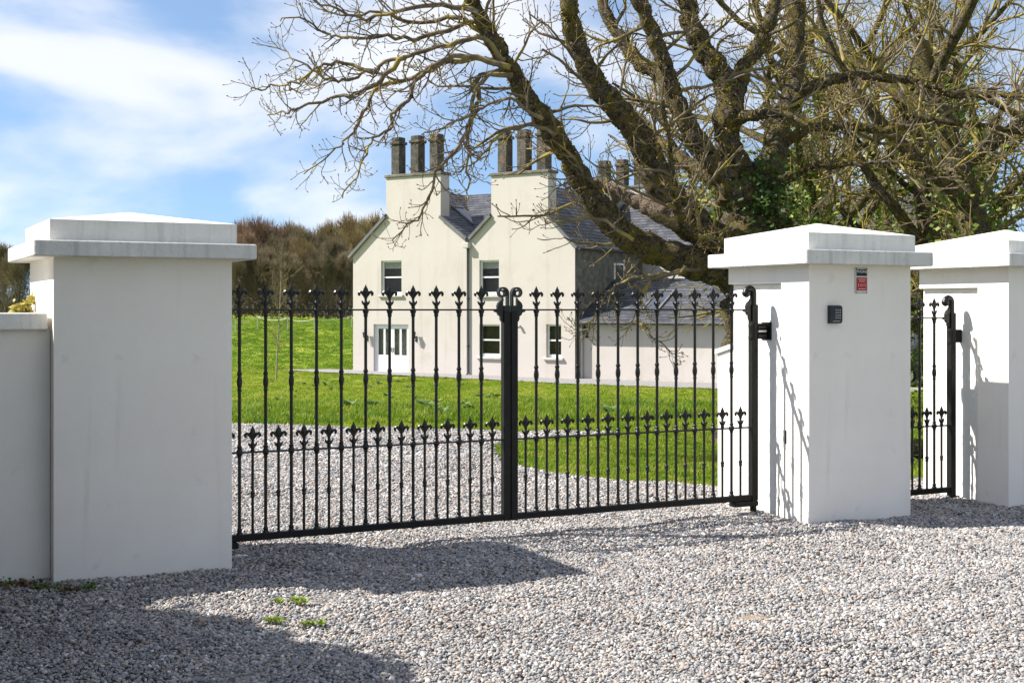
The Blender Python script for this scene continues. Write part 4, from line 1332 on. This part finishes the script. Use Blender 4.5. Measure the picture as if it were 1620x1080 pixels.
for px, D, sz, lab, sd in ((1290, 19.5, (1.1, .9, 2.3), 'ivy tangle at the foot of the spreading tree', 51), (1375, 21.5, (.55, .6, 2.3), 'evergreen thicket showing just above the keypad pillar cap', 52),
                           (1535, 18.8, (.55, .5, 2.0), 'low evergreen bush behind the farthest pillar', 53), (1610, 22.0, (1.25, 1.0, 2.8), 'dense evergreen bush under the ivy clad tree', 54)):
    x = (px - 810) / F * D
    shrub('evergreen_bush', (x, D, float(H(x, D))), sz, 4200, .045, 'ivy', lab, 'bush', sd)
x, y = pg(1128, 690)
shrub('low_bush', (x + .5, y, float(H(x, y))), (.45, .35, .32), 500, .05, 'dock_leaf', 'small low bush on the lawn against the stub wall', 'bush', 55)
x, y = 4.35, 14.2
shrub('low_bush', (x, y, float(H(x, y))), (.5, .4, .30), 500, .05, 'laurel', 'dark low bush beyond the side gate bars', 'bush', 56)

# --- far tree line beyond the field
def dome_tree(seed, m, n_lobe=8, n_twig=6500):
    """a winter crown seen from afar: lobes filled with fine upswept twigs over a few limbs"""
    r = np.random.default_rng(seed)
    W, B = Acc(), Acc()
    P, rad = shoot(r, np.array([0, 0, -.3]), np.array([0, 0, 1.]), 4.5, .26, .14, 6, .06, (.05, .05))
    W.tube(P, rad, 8)
    lobes = []
    for i in range(n_lobe):
        a = i * 2.4; q = math.sqrt((i + .4) / n_lobe) * 2.9
        c = np.array([q * math.cos(a), q * math.sin(a), 6.9 - .25 * q * q + r.uniform(-.5, .5)])
        lobes.append((c, r.uniform(1.35, 2.1)))
        k = r.integers(1, 6)
        d = c - P[k]
        Q, qr = shoot(r, P[k], d, np.linalg.norm(d), .11, .035, 6, .10, (.0, .04))
        W.tube(Q, qr, 5)
    li = r.integers(0, n_lobe, n_twig)
    for i in range(n_twig):
        c, R_ = lobes[li[i]]
        d = unit(r.normal(size=3) + np.array([0, 0, .25]))
        base_ = c + d * R_ * r.uniform(.15, .85) * np.array([1, 1, .85])
        dd = unit(d + np.array([0, 0, .55]) + r.normal(size=3) * .3)
        L = r.uniform(.35, .95)
        mid = base_ + dd * L * .5 + r.normal(size=3) * .05
        B.tube(np.array([base_, mid, base_ + dd * L]), np.array([.030, .021, .011]), 3)
    # low outer branches sweeping to the ground
    for i in range(900):
        a = r.uniform(0, 6.28); q = r.uniform(.3, 3.6)
        p = np.array([q * math.cos(a), q * math.sin(a), r.uniform(.5, 4.5)])
        dd = unit(np.array([math.cos(a) * .4, math.sin(a) * .4, .9]) + r.normal(size=3) * .35)
        B.tube(np.array([p, p + dd * .6 + r.normal(size=3) * .06, p + dd * 1.25]), np.array([.032, .024, .012]), 3)
    return W.mesh('trunk', 'far_trunk'), B.mesh('crown', m)
far_protos = []
for sd, m in ((61, 'far_rust'), (62, 'far_tan'), (63, 'far_grey')):
    a_, b_ = dome_tree(sd, m)
    zmax = max(v.co.z for v in b_.vertices)
    far_protos.append((a_, b_, zmax))
# columns, top row, depth, tint
FT = [(412, 352, 150, 0), (462, 360, 158, 2), (545, 350, 160, 1), (503, 376, 150, 2), (385, 372, 138, 0), (440, 380, 136, 2), (590, 350, 168, 1), (568, 360, 158, 1), (432, 358, 155, 0), (392, 356, 152, 0), (372, 360, 150, 0), (478, 366, 150, 2), (522, 362, 156, 1), (480, 384, 134, 1), (528, 384, 138, 2), (560, 372, 146, 1),
      (418, 398, 128, 2), (376, 396, 128, 2), (505, 400, 128, 2), (548, 402, 130, 2), (455, 404, 126, 2), (600, 380, 150, 1), (640, 385, 160, 2),
      (3, 392, 128, 2), (30, 398, 122, 2), (-22, 385, 140, 1), (335, 365, 150, 0), (300, 380, 140, 2), (262, 372, 146, 1), (215, 378, 142, 0), (165, 376, 140, 2), (115, 384, 136, 2)]
fr_ = random.Random(9)
names_ = {0: 'rust brown', 1: 'tan', 2: 'grey brown'}
for i, (px, py, D, k) in enumerate(FT):
    x = (px - 810) / F * D
    zb = float(H(x, D))
    zt_ = EYE + (HOR - py) / F * D
    a_, b_, zmax = far_protos[k]
    sca = (zt_ - zb) / (zmax * .88)
    e = empty('field_edge_tree', (x, D, zb), fr_.uniform(0, 6.28))
    e.scale = (sca * .60, sca * .60, sca)
    link('trunk', a_, e); link('crown', b_, e)
    side = 'beyond the low wall, at the picture edge' if px < 100 else 'in the wood beyond the field'
    tag(e, f'{names_[k]} leafless tree {side}', 'tree', f'{names_[k]} trees {side}')
# rough dark undergrowth closing the foot of the wood: one mass
ug = Acc()
r = np.random.default_rng(71)
n_ = 26000
X_ = r.uniform(-62, -9, n_); Y_ = r.uniform(118, 150, n_)
Z_ = H(X_, Y_) + np.abs(r.normal(size=n_)) * 1.3 * (0.6 + .4 * np.sin(X_ * .5))
leaves(ug, np.stack([X_, Y_, Z_], 1), .17, r, -.2, .35)
u_ = link('undergrowth', ug.mesh('undergrowth', 'far_trunk', False)); u_['kind'] = 'stuff'
tag(u_, 'dark scrub along the foot of the far wood', 'undergrowth')

# sapling on the lawn
sx, sy = pg(437, 601)
sp = empty('sapling', (sx, sy, float(H(sx, sy))), 0)
r = np.random.default_rng(81)
W, B = Acc(), Acc()
ht = (601 - 395) / F * sy
P, rad = shoot(r, np.array([0, 0, -.1]), np.array([0.02, 0, 1]), ht, .034, .007, 10, .014, (.08, .08))
W.tube(P, rad, 8)
branch_out(r, {'twig': B}, P, rad, 0, [dict(acc='twig', gap=.16, len=ht * .28, r=.016, rmin=.006, spread=(.6, 1.0), seg=5, wob=.14, trop=(.06, .14), sides=4, **{'from': .2}),
                                        dict(acc='twig', gap=.22, len=.34, r=.008, rmin=.005, spread=(.5, .9), seg=3, wob=.15, trop=(.06, .12), sides=3, **{'from': .25})], [])
mat('pale_bark', [(0.3, (0.20, 0.175, 0.13)), (0.7, (0.34, 0.30, 0.24))], 9.0, 0.9)
link('trunk', W.mesh('trunk', 'pale_bark'), sp); link('crown', B.mesh('crown', 'twig'), sp)
tag(sp, 'young bare sapling with a pale stem on the lawn before the field', 'tree')

# rope fence across the field
rf = empty('rope_fence', (*pg(450, 522), 0), 0)
fx = [pg(372, 526), pg(407, 520), pg(455, 523), pg(497, 524), pg(556, 519)]
tops = []
for i, (x, y) in enumerate(fx):
    z = float(H(x, y))
    MB().box(-.03, .03, -.03, .03, -.1, .95).build('post', 'rope_white', rf, loc=(x - rf.location.x, y - rf.location.y, z))
    tops.append((x - rf.location.x, y - rf.location.y, z + .9))
for a_, b_ in zip(tops[:-1], tops[1:]):
    a_, b_ = np.array(a_), np.array(b_)
    pts = [a_ + (b_ - a_) * t - np.array([0, 0, .18 * 4 * t * (1 - t)]) for t in np.linspace(0, 1, 9)]
    MB().tube(pts, .018, 4).build('rope', 'rope_white', rf)
tag(rf, 'thin white rope fence crossing the far green field', 'fence')

# yellow green plant peeping over the low wall
c_ = at(50, 478, 8.35)
shrub('garden_plant', (c_[0], c_[1] - .1, 1.515), (.075, .07, .14), 170, .022, 'yellow_leaf', 'small yellow green plant peeping over the low wall coping', 'plant', 57)

# evergreen hedge beside the wall outside the picture; its shade falls on the near gravel
hg_ = empty('laurel_hedge', (-4.2, 4.6, 0.05), 0)
r = np.random.default_rng(91)
A = Acc()
a0, a1 = np.array([-4.66, 7.1]), np.array([-2.22, 4.45])
n_ = 15000
t = r.uniform(-.12, 1.12, n_)
back = r.uniform(0, 1, n_) ** 1.6 * 1.5
dirb = np.array([-.72, -.70])
xy = a0 + (a1 - a0) * t[:, None] + dirb * back[:, None] + r.normal(size=(n_, 2)) * .06
top = 2.66 + .60 * t + .14 * np.sin(t * 7) + .08 * np.sin(t * 19 + 1) - .5 * np.clip(.12 - t, 0, 1)
z = top * (1 - r.uniform(0, 1, n_) ** 2.2)
C = np.column_stack([xy, z]) - np.array([-4.2, 4.6, .05])
leaves(A, C, .085, r, .1, .55)
link('foliage', A.mesh('foliage', 'laurel', False), hg_)
W = Acc()
for i in range(9):
    q = a0 + (a1 - a0) * (i / 7.0) + dirb * .7 - np.array([-4.2, 4.6])
    P, rad = shoot(r, np.array([q[0], q[1], -.1]), np.array([0, 0, 1.]), 2.0, .05, .015, 6, .06, (.05, .05))
    W.tube(P, rad, 6)
link('stems', W.mesh('stems', 'bark'), hg_)
tag(hg_, 'tall laurel hedge beside the drive, shading the near gravel', 'hedge')

# ------------------------------------------------------------------ scattered pebbles and grass (stuff)
def hidden_coll(name, meshes):
    c_ = bpy.data.collections.new(name)
    for i, me in enumerate(meshes):
        c_.objects.link(bpy.data.objects.new(me.name, me))
    return c_
def scatter(name, pts, scale, coll, tilt=False, flat=None):
    me = bpy.data.meshes.new(name)
    me.vertices.add(len(pts)); me.vertices.foreach_set('co', np.ascontiguousarray(pts, np.float32).ravel())
    at_ = me.attributes.new('psize', 'FLOAT', 'POINT'); at_.data.foreach_set('value', np.ascontiguousarray(scale, np.float32))
    o = link(name, me)
    ng = bpy.data.node_groups.new(name, 'GeometryNodeTree')
    ng.interface.new_socket('Geometry', in_out='INPUT', socket_type='NodeSocketGeometry')
    ng.interface.new_socket('Geometry', in_out='OUTPUT', socket_type='NodeSocketGeometry')
    n, l = ng.nodes, ng.links
    gi, go = n.new('NodeGroupInput'), n.new('NodeGroupOutput')
    ci = N(n, 'GeometryNodeCollectionInfo', transform_space='ORIGINAL')
    ci.inputs['Collection'].default_value = coll
    ci.inputs['Separate Children'].default_value = True
    ci.inputs['Reset Children'].default_value = True
    ip = n.new('GeometryNodeInstanceOnPoints')
    ip.inputs['Pick Instance'].default_value = True
    na = N(n, 'GeometryNodeInputNamedAttribute', data_type='FLOAT'); na.inputs['Name'].default_value = 'psize'
    rv = N(n, 'FunctionNodeRandomValue', data_type='FLOAT_VECTOR')
    a = math.pi * 2
    k = .75 if not tilt else .25
    rv.inputs[0].default_value = (-k, -k, 0); rv.inputs[1].default_value = (k, k, a)
    l.new(gi.outputs[0], ip.inputs['Points'])
    l.new(ci.outputs[0], ip.inputs['Instance'])
    l.new(rv.outputs[0], ip.inputs['Rotation'])
    l.new(na.outputs[0], ip.inputs['Scale'])
    l.new(ip.outputs[0], go.inputs[0])
    md = o.modifiers.new('scatter', 'NODES'); md.node_group = ng
    return o
import bmesh
peb = []
rp = np.random.default_rng(101)
for i in range(10):
    bm = bmesh.new()
    bmesh.ops.create_icosphere(bm, subdivisions=2, radius=1.0)
    sx_, sy_, sz_ = rp.uniform(.9, 1.35), rp.uniform(.75, 1.0), rp.uniform(.48, .78)
    ph = rp.uniform(0, 6, 6)
    planes = [(unit(rp.normal(size=3)), rp.uniform(.62, .9)) for _ in range(5)]
    for v in bm.verts:
        c_ = np.array(v.co)
        for nn_, dd in planes:
            e_ = c_.dot(nn_) - dd
            if e_ > 0: c_ = c_ - nn_ * e_ * .85
        c_ *= 1 + .09 * math.sin(c_[0] * 3 + ph[0]) * math.sin(c_[1] * 3 + ph[1]) + .05 * math.sin(c_[2] * 5 + ph[2])
        v.co = (c_[0] * sx_, c_[1] * sy_, c_[2] * sz_)
    me = bpy.data.meshes.new('pebble'); bm.to_mesh(me); bm.free()
    me.polygons.foreach_set('use_smooth', [True] * len(me.polygons))
    me.materials.append(MATS['pebble'])
    peb.append(me)
PEB = hidden_coll('pebble_shapes', peb)
def in_view(x, y, m=.04):
    return (np.abs(x) < y * (810 / F + m) + .75) & (y > 4.8)
foot = []   # pillar and wall footprints kept clear of stones
def fp(p, a, b_, c_, d):
    q = np.array(p)
    foot.append([tuple(q + U * i + V * j) for i, j in ((a, c_), (b_, c_), (b_, d), (a, d))])
fp(LP, 0, 1.028, 0, 1.028); fp(RP, 0, .992, 0, .992); fp(PP, 0, .992, 0, .992); fp(np.array(LP) + V * .12, -6, 0, 0, .32); fp(np.array(RP) + V * .994, .085, .385, 0, .22)
P_, S_ = [], []
for y0, y1, dens, siz in ((4.8, 6.5, 8200, .0077), (6.5, 8.5, 7400, .0080), (8.5, 11, 6200, .0086), (11, 14, 4400, .0100), (14, 19.5, 2600, .0130)):
    wmax = y1 * (810 / F + .04) + .75
    n_ = int(dens * 2 * wmax * (y1 - y0))
    x = rp.uniform(-wmax, wmax, n_); y = rp.uniform(y0, y1, n_)
    k = in_view(x, y) & inside(drive, x + rp.normal(size=n_) * .03, y + rp.normal(size=n_) * .03)
    for f_ in foot: k &= ~inside(f_, x, y)
    # hidden behind the near pillar and low wall: fewer
    k &= ~((y > 9.2) & (x < -1.85 * y / 8.0 - .4))
    thin = np.sin(x * 1.7 + 1.3 * np.sin(y * .9)) * np.sin(y * 1.3 + .8 * np.sin(x * 1.1 + 2))
    k &= rp.uniform(size=n_) > .38 * np.clip(thin - .25, 0, 1)
    x, y = x[k], y[k]
    s_ = siz * np.exp(rp.normal(size=len(x)) * .27)
    # gentle unevenness of the raked stones
    rut = .012 * np.exp(-((x - .12 * y + 1.9) / .16) ** 2) + .012 * np.exp(-((x - .12 * y + .35) / .16) ** 2)
    dz = -rut + .011 * np.sin(x * 5 + 2 * np.sin(y * 3)) * np.sin(y * 6 + x) + rp.uniform(-.004, .010, len(x))
    z = H(x, y) + dz + s_ * .3
    P_.append(np.stack([x, y, z], 1)); S_.append(s_)
P_ = np.concatenate(P_); S_ = np.concatenate(S_)
g_ = scatter('gravel', P_, S_, PEB)
tag(g_, 'loose pale grey and tan pebbles covering the drive', 'gravel', kind='stuff')
# stones banked against the foot of walls and pillars
print('pebbles', len(P_))

def tuft_mesh(seed, n, rad, h0, h1, w, m, lean=.5):
    r = np.random.default_rng(seed)
    vs, fs = [], []
    for i in range(n):
        a, rr = r.uniform(0, 6.28), rad * math.sqrt(r.uniform())
        x, y = rr * math.cos(a), rr * math.sin(a)
        h = r.uniform(h0, h1); b_ = r.uniform(0, 6.28)
        ln = h * lean * r.uniform(.2, 1.1)
        dx, dy = math.cos(b_), math.sin(b_)
        px_, py_ = -dy * w / 2, dx * w / 2
        k = len(vs)
        vs += [(x - px_, y - py_, -.01), (x + px_, y + py_, -.01), (x + dx * ln * .35 + px_ * .8, y + dy * ln * .35 + py_ * .8, h * .6),
               (x + dx * ln * .35 - px_ * .8, y + dy * ln * .35 - py_ * .8, h * .6), (x + dx * ln, y + dy * ln, h)]
        fs += [(k, k + 1, k + 2, k + 3), (k + 3, k + 2, k + 4)]
    me = bpy.data.meshes.new('tuft'); me.from_pydata(vs, [], fs)
    me.materials.append(MATS[m])
    return me
LAWN = hidden_coll('lawn_tufts', [tuft_mesh(i, 60, .13, .010, .030, .007, 'blade' if i % 3 else 'blade_deep', 1.3) for i in range(6)])
ROUGH = hidden_coll('rough_tufts', [tuft_mesh(20 + i, 40, .10, .025, .10, .009, 'blade_deep' if i % 3 else 'blade', .7) for i in range(6)])
FARLAWN = hidden_coll('far_lawn_tufts', [tuft_mesh(40 + i, 90, .30, .008, .030, .016, 'blade', 1.5) for i in range(5)])
FIELD = hidden_coll('field_tufts', [tuft_mesh(60 + i, 90, .45, .01, .05, .03, 'blade_deep', 1.5) for i in range(5)])
def grass_pts(y0, y1, dens, cond=None, m=.02):
    wl_, wr_ = -(560 / F + m), (690 / F + m)
    n_ = int(dens * (wr_ - wl_) * y1 * (y1 - y0))
    y = rp.uniform(y0, y1, n_); x = rp.uniform(wl_ * y1, wr_ * y1, n_)
    k = (x > wl_ * y) & (x < wr_ * y) & ~inside(drive, x, y) & ~inside(ap_w, x, y)
    for f_ in foot: k &= ~inside(f_, x, y)
    # nothing under the house
    hx_ = (x + 7.1) * math.cos(HA) + (y - 59.3) * math.sin(HA); hy_ = -(x + 7.1) * math.sin(HA) + (y - 59.3) * math.cos(HA)
    k &= ~((hx_ > -.2) & (hx_ < 25) & (hy_ > -.6))
    if cond is not None: k &= cond(x, y)
    x, y = x[k], y[k]
    return np.stack([x, y, H(x, y) - .03], 1)
bank = lambda x, y: np.abs(y - (22.5 + .5 * np.sin(x))) < 3.2 + .7 * np.sin(x * 1.3)
isl = grass_pts(11.2, 18.2, 190)
ln1 = grass_pts(18, 27, 80, lambda x, y: ~bank(x, y))
bk = grass_pts(18, 28, 85, bank)
ln2 = grass_pts(27, 62, 14)
fld = grass_pts(60, 118, 4.0, lambda x, y: x < -6)
tag(scatter('mown_grass', ln2, rp.uniform(.8, 1.3, len(ln2)), FARLAWN, True), 'short mown grass sloping down to the gravel before the house', 'grass', kind='stuff')
pts = np.concatenate([isl, ln1]); sca = np.concatenate([rp.uniform(.7, 1.2, len(isl)), rp.uniform(.8, 1.3, len(ln1))])
tag(scatter('lawn_grass', pts, sca, LAWN, True), 'short sunlit lawn grass between the drive and the house', 'grass', kind='stuff')
tag(scatter('field_grass', fld, rp.uniform(.8, 1.4, len(fld)), FIELD, True), 'deep green grass of the far field below the wood', 'grass', kind='stuff')
tag(scatter('rough_grass', bk, rp.uniform(.7, 1.5, len(bk)), ROUGH, True), 'longer deep green grass on the bank beside the drive', 'grass', kind='stuff')
print('grass', len(isl), len(ln1), len(ln2), len(bk), len(fld))

# dock plants in the rough bank
def dock_mesh(seed, m='dock_leaf', n=9, L=.20, w=.05):
    r = np.random.default_rng(seed); mb = MB()
    for i in range(n):
        a = i * 2.4 + r.uniform(-.3, .3); t_ = r.uniform(.35, 1.0); l_ = L * r.uniform(.6, 1.2)
        d = np.array([math.cos(a) * math.cos(t_), math.sin(a) * math.cos(t_), math.sin(t_)]); s_ = np.array([-math.sin(a), math.cos(a), 0]) * w * r.uniform(.7, 1.2)
        p0 = np.array([0, 0, 0.]); p1 = d * l_ * .5; p2 = d * l_ - np.array([0, 0, l_ * .22])
        mb.add([p0 - s_ * .15, p0 + s_ * .15, p1 + s_, p1 - s_, p2 + s_ * .2, p2 - s_ * .2], [(0, 1, 2, 3), (3, 2, 4, 5)])
    return mb.mesh('dock_leaves', m)
docks = [dock_mesh(i) for i in range(4)]
dk = [(440, 636), (470, 622), (482, 609), (497, 612), (525, 618), (545, 640), (552, 646), (585, 613), (600, 610), (612, 628), (618, 632), (645, 614), (665, 640), (672, 645), (682, 648), (690, 640), (655, 632),
      (735, 645), (742, 650), (760, 630), (772, 632), (784, 631), (962, 655), (590, 645), (700, 655), (430, 605), (515, 610), (630, 605)]
for i, (px, py) in enumerate(dk):
    x, y = pg(px, py)
    o = link('dock_plant', docks[i % 4], None, (x, y, float(H(x, y)) + .01), rnd.uniform(0, 6))
    k = rnd.uniform(.8, 1.5); o.scale = (k, k, k)
    tag(o, 'broad leaved dock growing in the rough grass bank', 'weed', 'docks on the grass bank')

# small weeds, sand patches and a dead leaf on the gravel
weeds = [(465, 958, .16, 'bright green weed tuft on the sunlit gravel, largest of three'), (430, 989, .10, 'bright green weed tuft on the gravel at the shadow edge'), (493, 993, .09, 'small bright green weed tuft, farther from the low wall')]
for i, (px, py, s_, lab) in enumerate(weeds):
    x, y = pg(px, py)
    e = empty('gravel_weed', (x, y, float(H(x, y)) + .012), 0)
    for j in range(9 if i == 0 else 5):
        me = dock_mesh(200 + i * 20 + j, 'weed', 16, .045, .006)
        link('rosette', me, e, (rnd.uniform(-1, 1) * s_ * .62, rnd.uniform(-.5, .5) * s_ * .6, .004), rnd.uniform(0, 6))
    tag(e, lab, 'weed', 'weeds on the gravel')
for i, (px, py, lab) in enumerate(((1275, 960, 'tan sandy patch in the gravel, nearest the keypad pillar'), (1195, 977, 'tan sandy patch in the gravel, farthest from the side gate'), (1445, 1001, 'tan sandy patch in the gravel, nearest the picture corner'))):
    x, y = pg(px, py)
    r = np.random.default_rng(300 + i)
    m = MB(); n_ = 26
    vs = [(0, 0, .013)]
    for k in range(n_):
        a = 2 * math.pi * k / n_
        q = 1 + .35 * r.normal()
        vs.append((.13 * q * math.cos(a), .045 * q * math.sin(a), -.004))
    m.add(vs, [(0, 1 + k, 1 + (k + 1) % n_) for k in range(n_)])
    o = m.build('sand_patch', 'sand', None, True, (x, y, float(H(x, y))))
    tag(o, lab, 'sand', 'sandy patches in the gravel')
x, y = pg(1280, 922)
lf = MB().add([(-.04, 0, .0), (-.01, .02, .012), (.035, .012, .004), (.04, -.01, .012), (0, -.02, .016)], [(0, 4, 1), (1, 4, 3, 2)])
tag(lf.build('dead_leaf', 'dead_leaf', None, False, (x, y, float(H(x, y)) + .018)), 'curled brown dead leaf lying on the sunlit gravel', 'leaf')

# moss and litter at the foot of the near wall and pillar
for i, (px, py, k_, m_, lab) in enumerate(((8, 930, .10, 'dock_leaf', 'dark green moss clump at the foot of the low wall, at the picture edge'),
                                   (42, 931, .13, 'dead_leaf', 'brown leaf litter heap at the foot of the low wall'),
                                   (72, 936, .09, 'dock_leaf', 'green moss clump where the low wall meets the pillar'),
                                   (108, 938, .07, 'dead_leaf', 'small dark litter clump before the nearest pillar'),
                                   (140, 934, .08, 'dock_leaf', 'olive moss clump before the nearest pillar'),
                                   (357, 890, .045, 'weed', 'tiny green moss tuft at the outer corner of the nearest pillar'),
                                   (259, 906, .04, 'dead_leaf', 'dark speck of litter at the middle of the nearest pillar foot'))):
    x, y = pg(px, py)
    r = np.random.default_rng(400 + i)
    A = Acc()
    C = r.normal(size=(70, 3)) * np.array([k_ * .45, k_ * .25, k_ * .14])
    C[:, 2] = np.abs(C[:, 2]) + .006
    leaves(A, C, k_ * .16, r, .3, .6)
    o = link('moss_clump' if m_ != 'dead_leaf' else 'leaf_litter', A.mesh('clump', m_, False), None, (x, y, float(H(x, y)) + .01))
    tag(o, lab, 'moss' if m_ != 'dead_leaf' else 'litter')
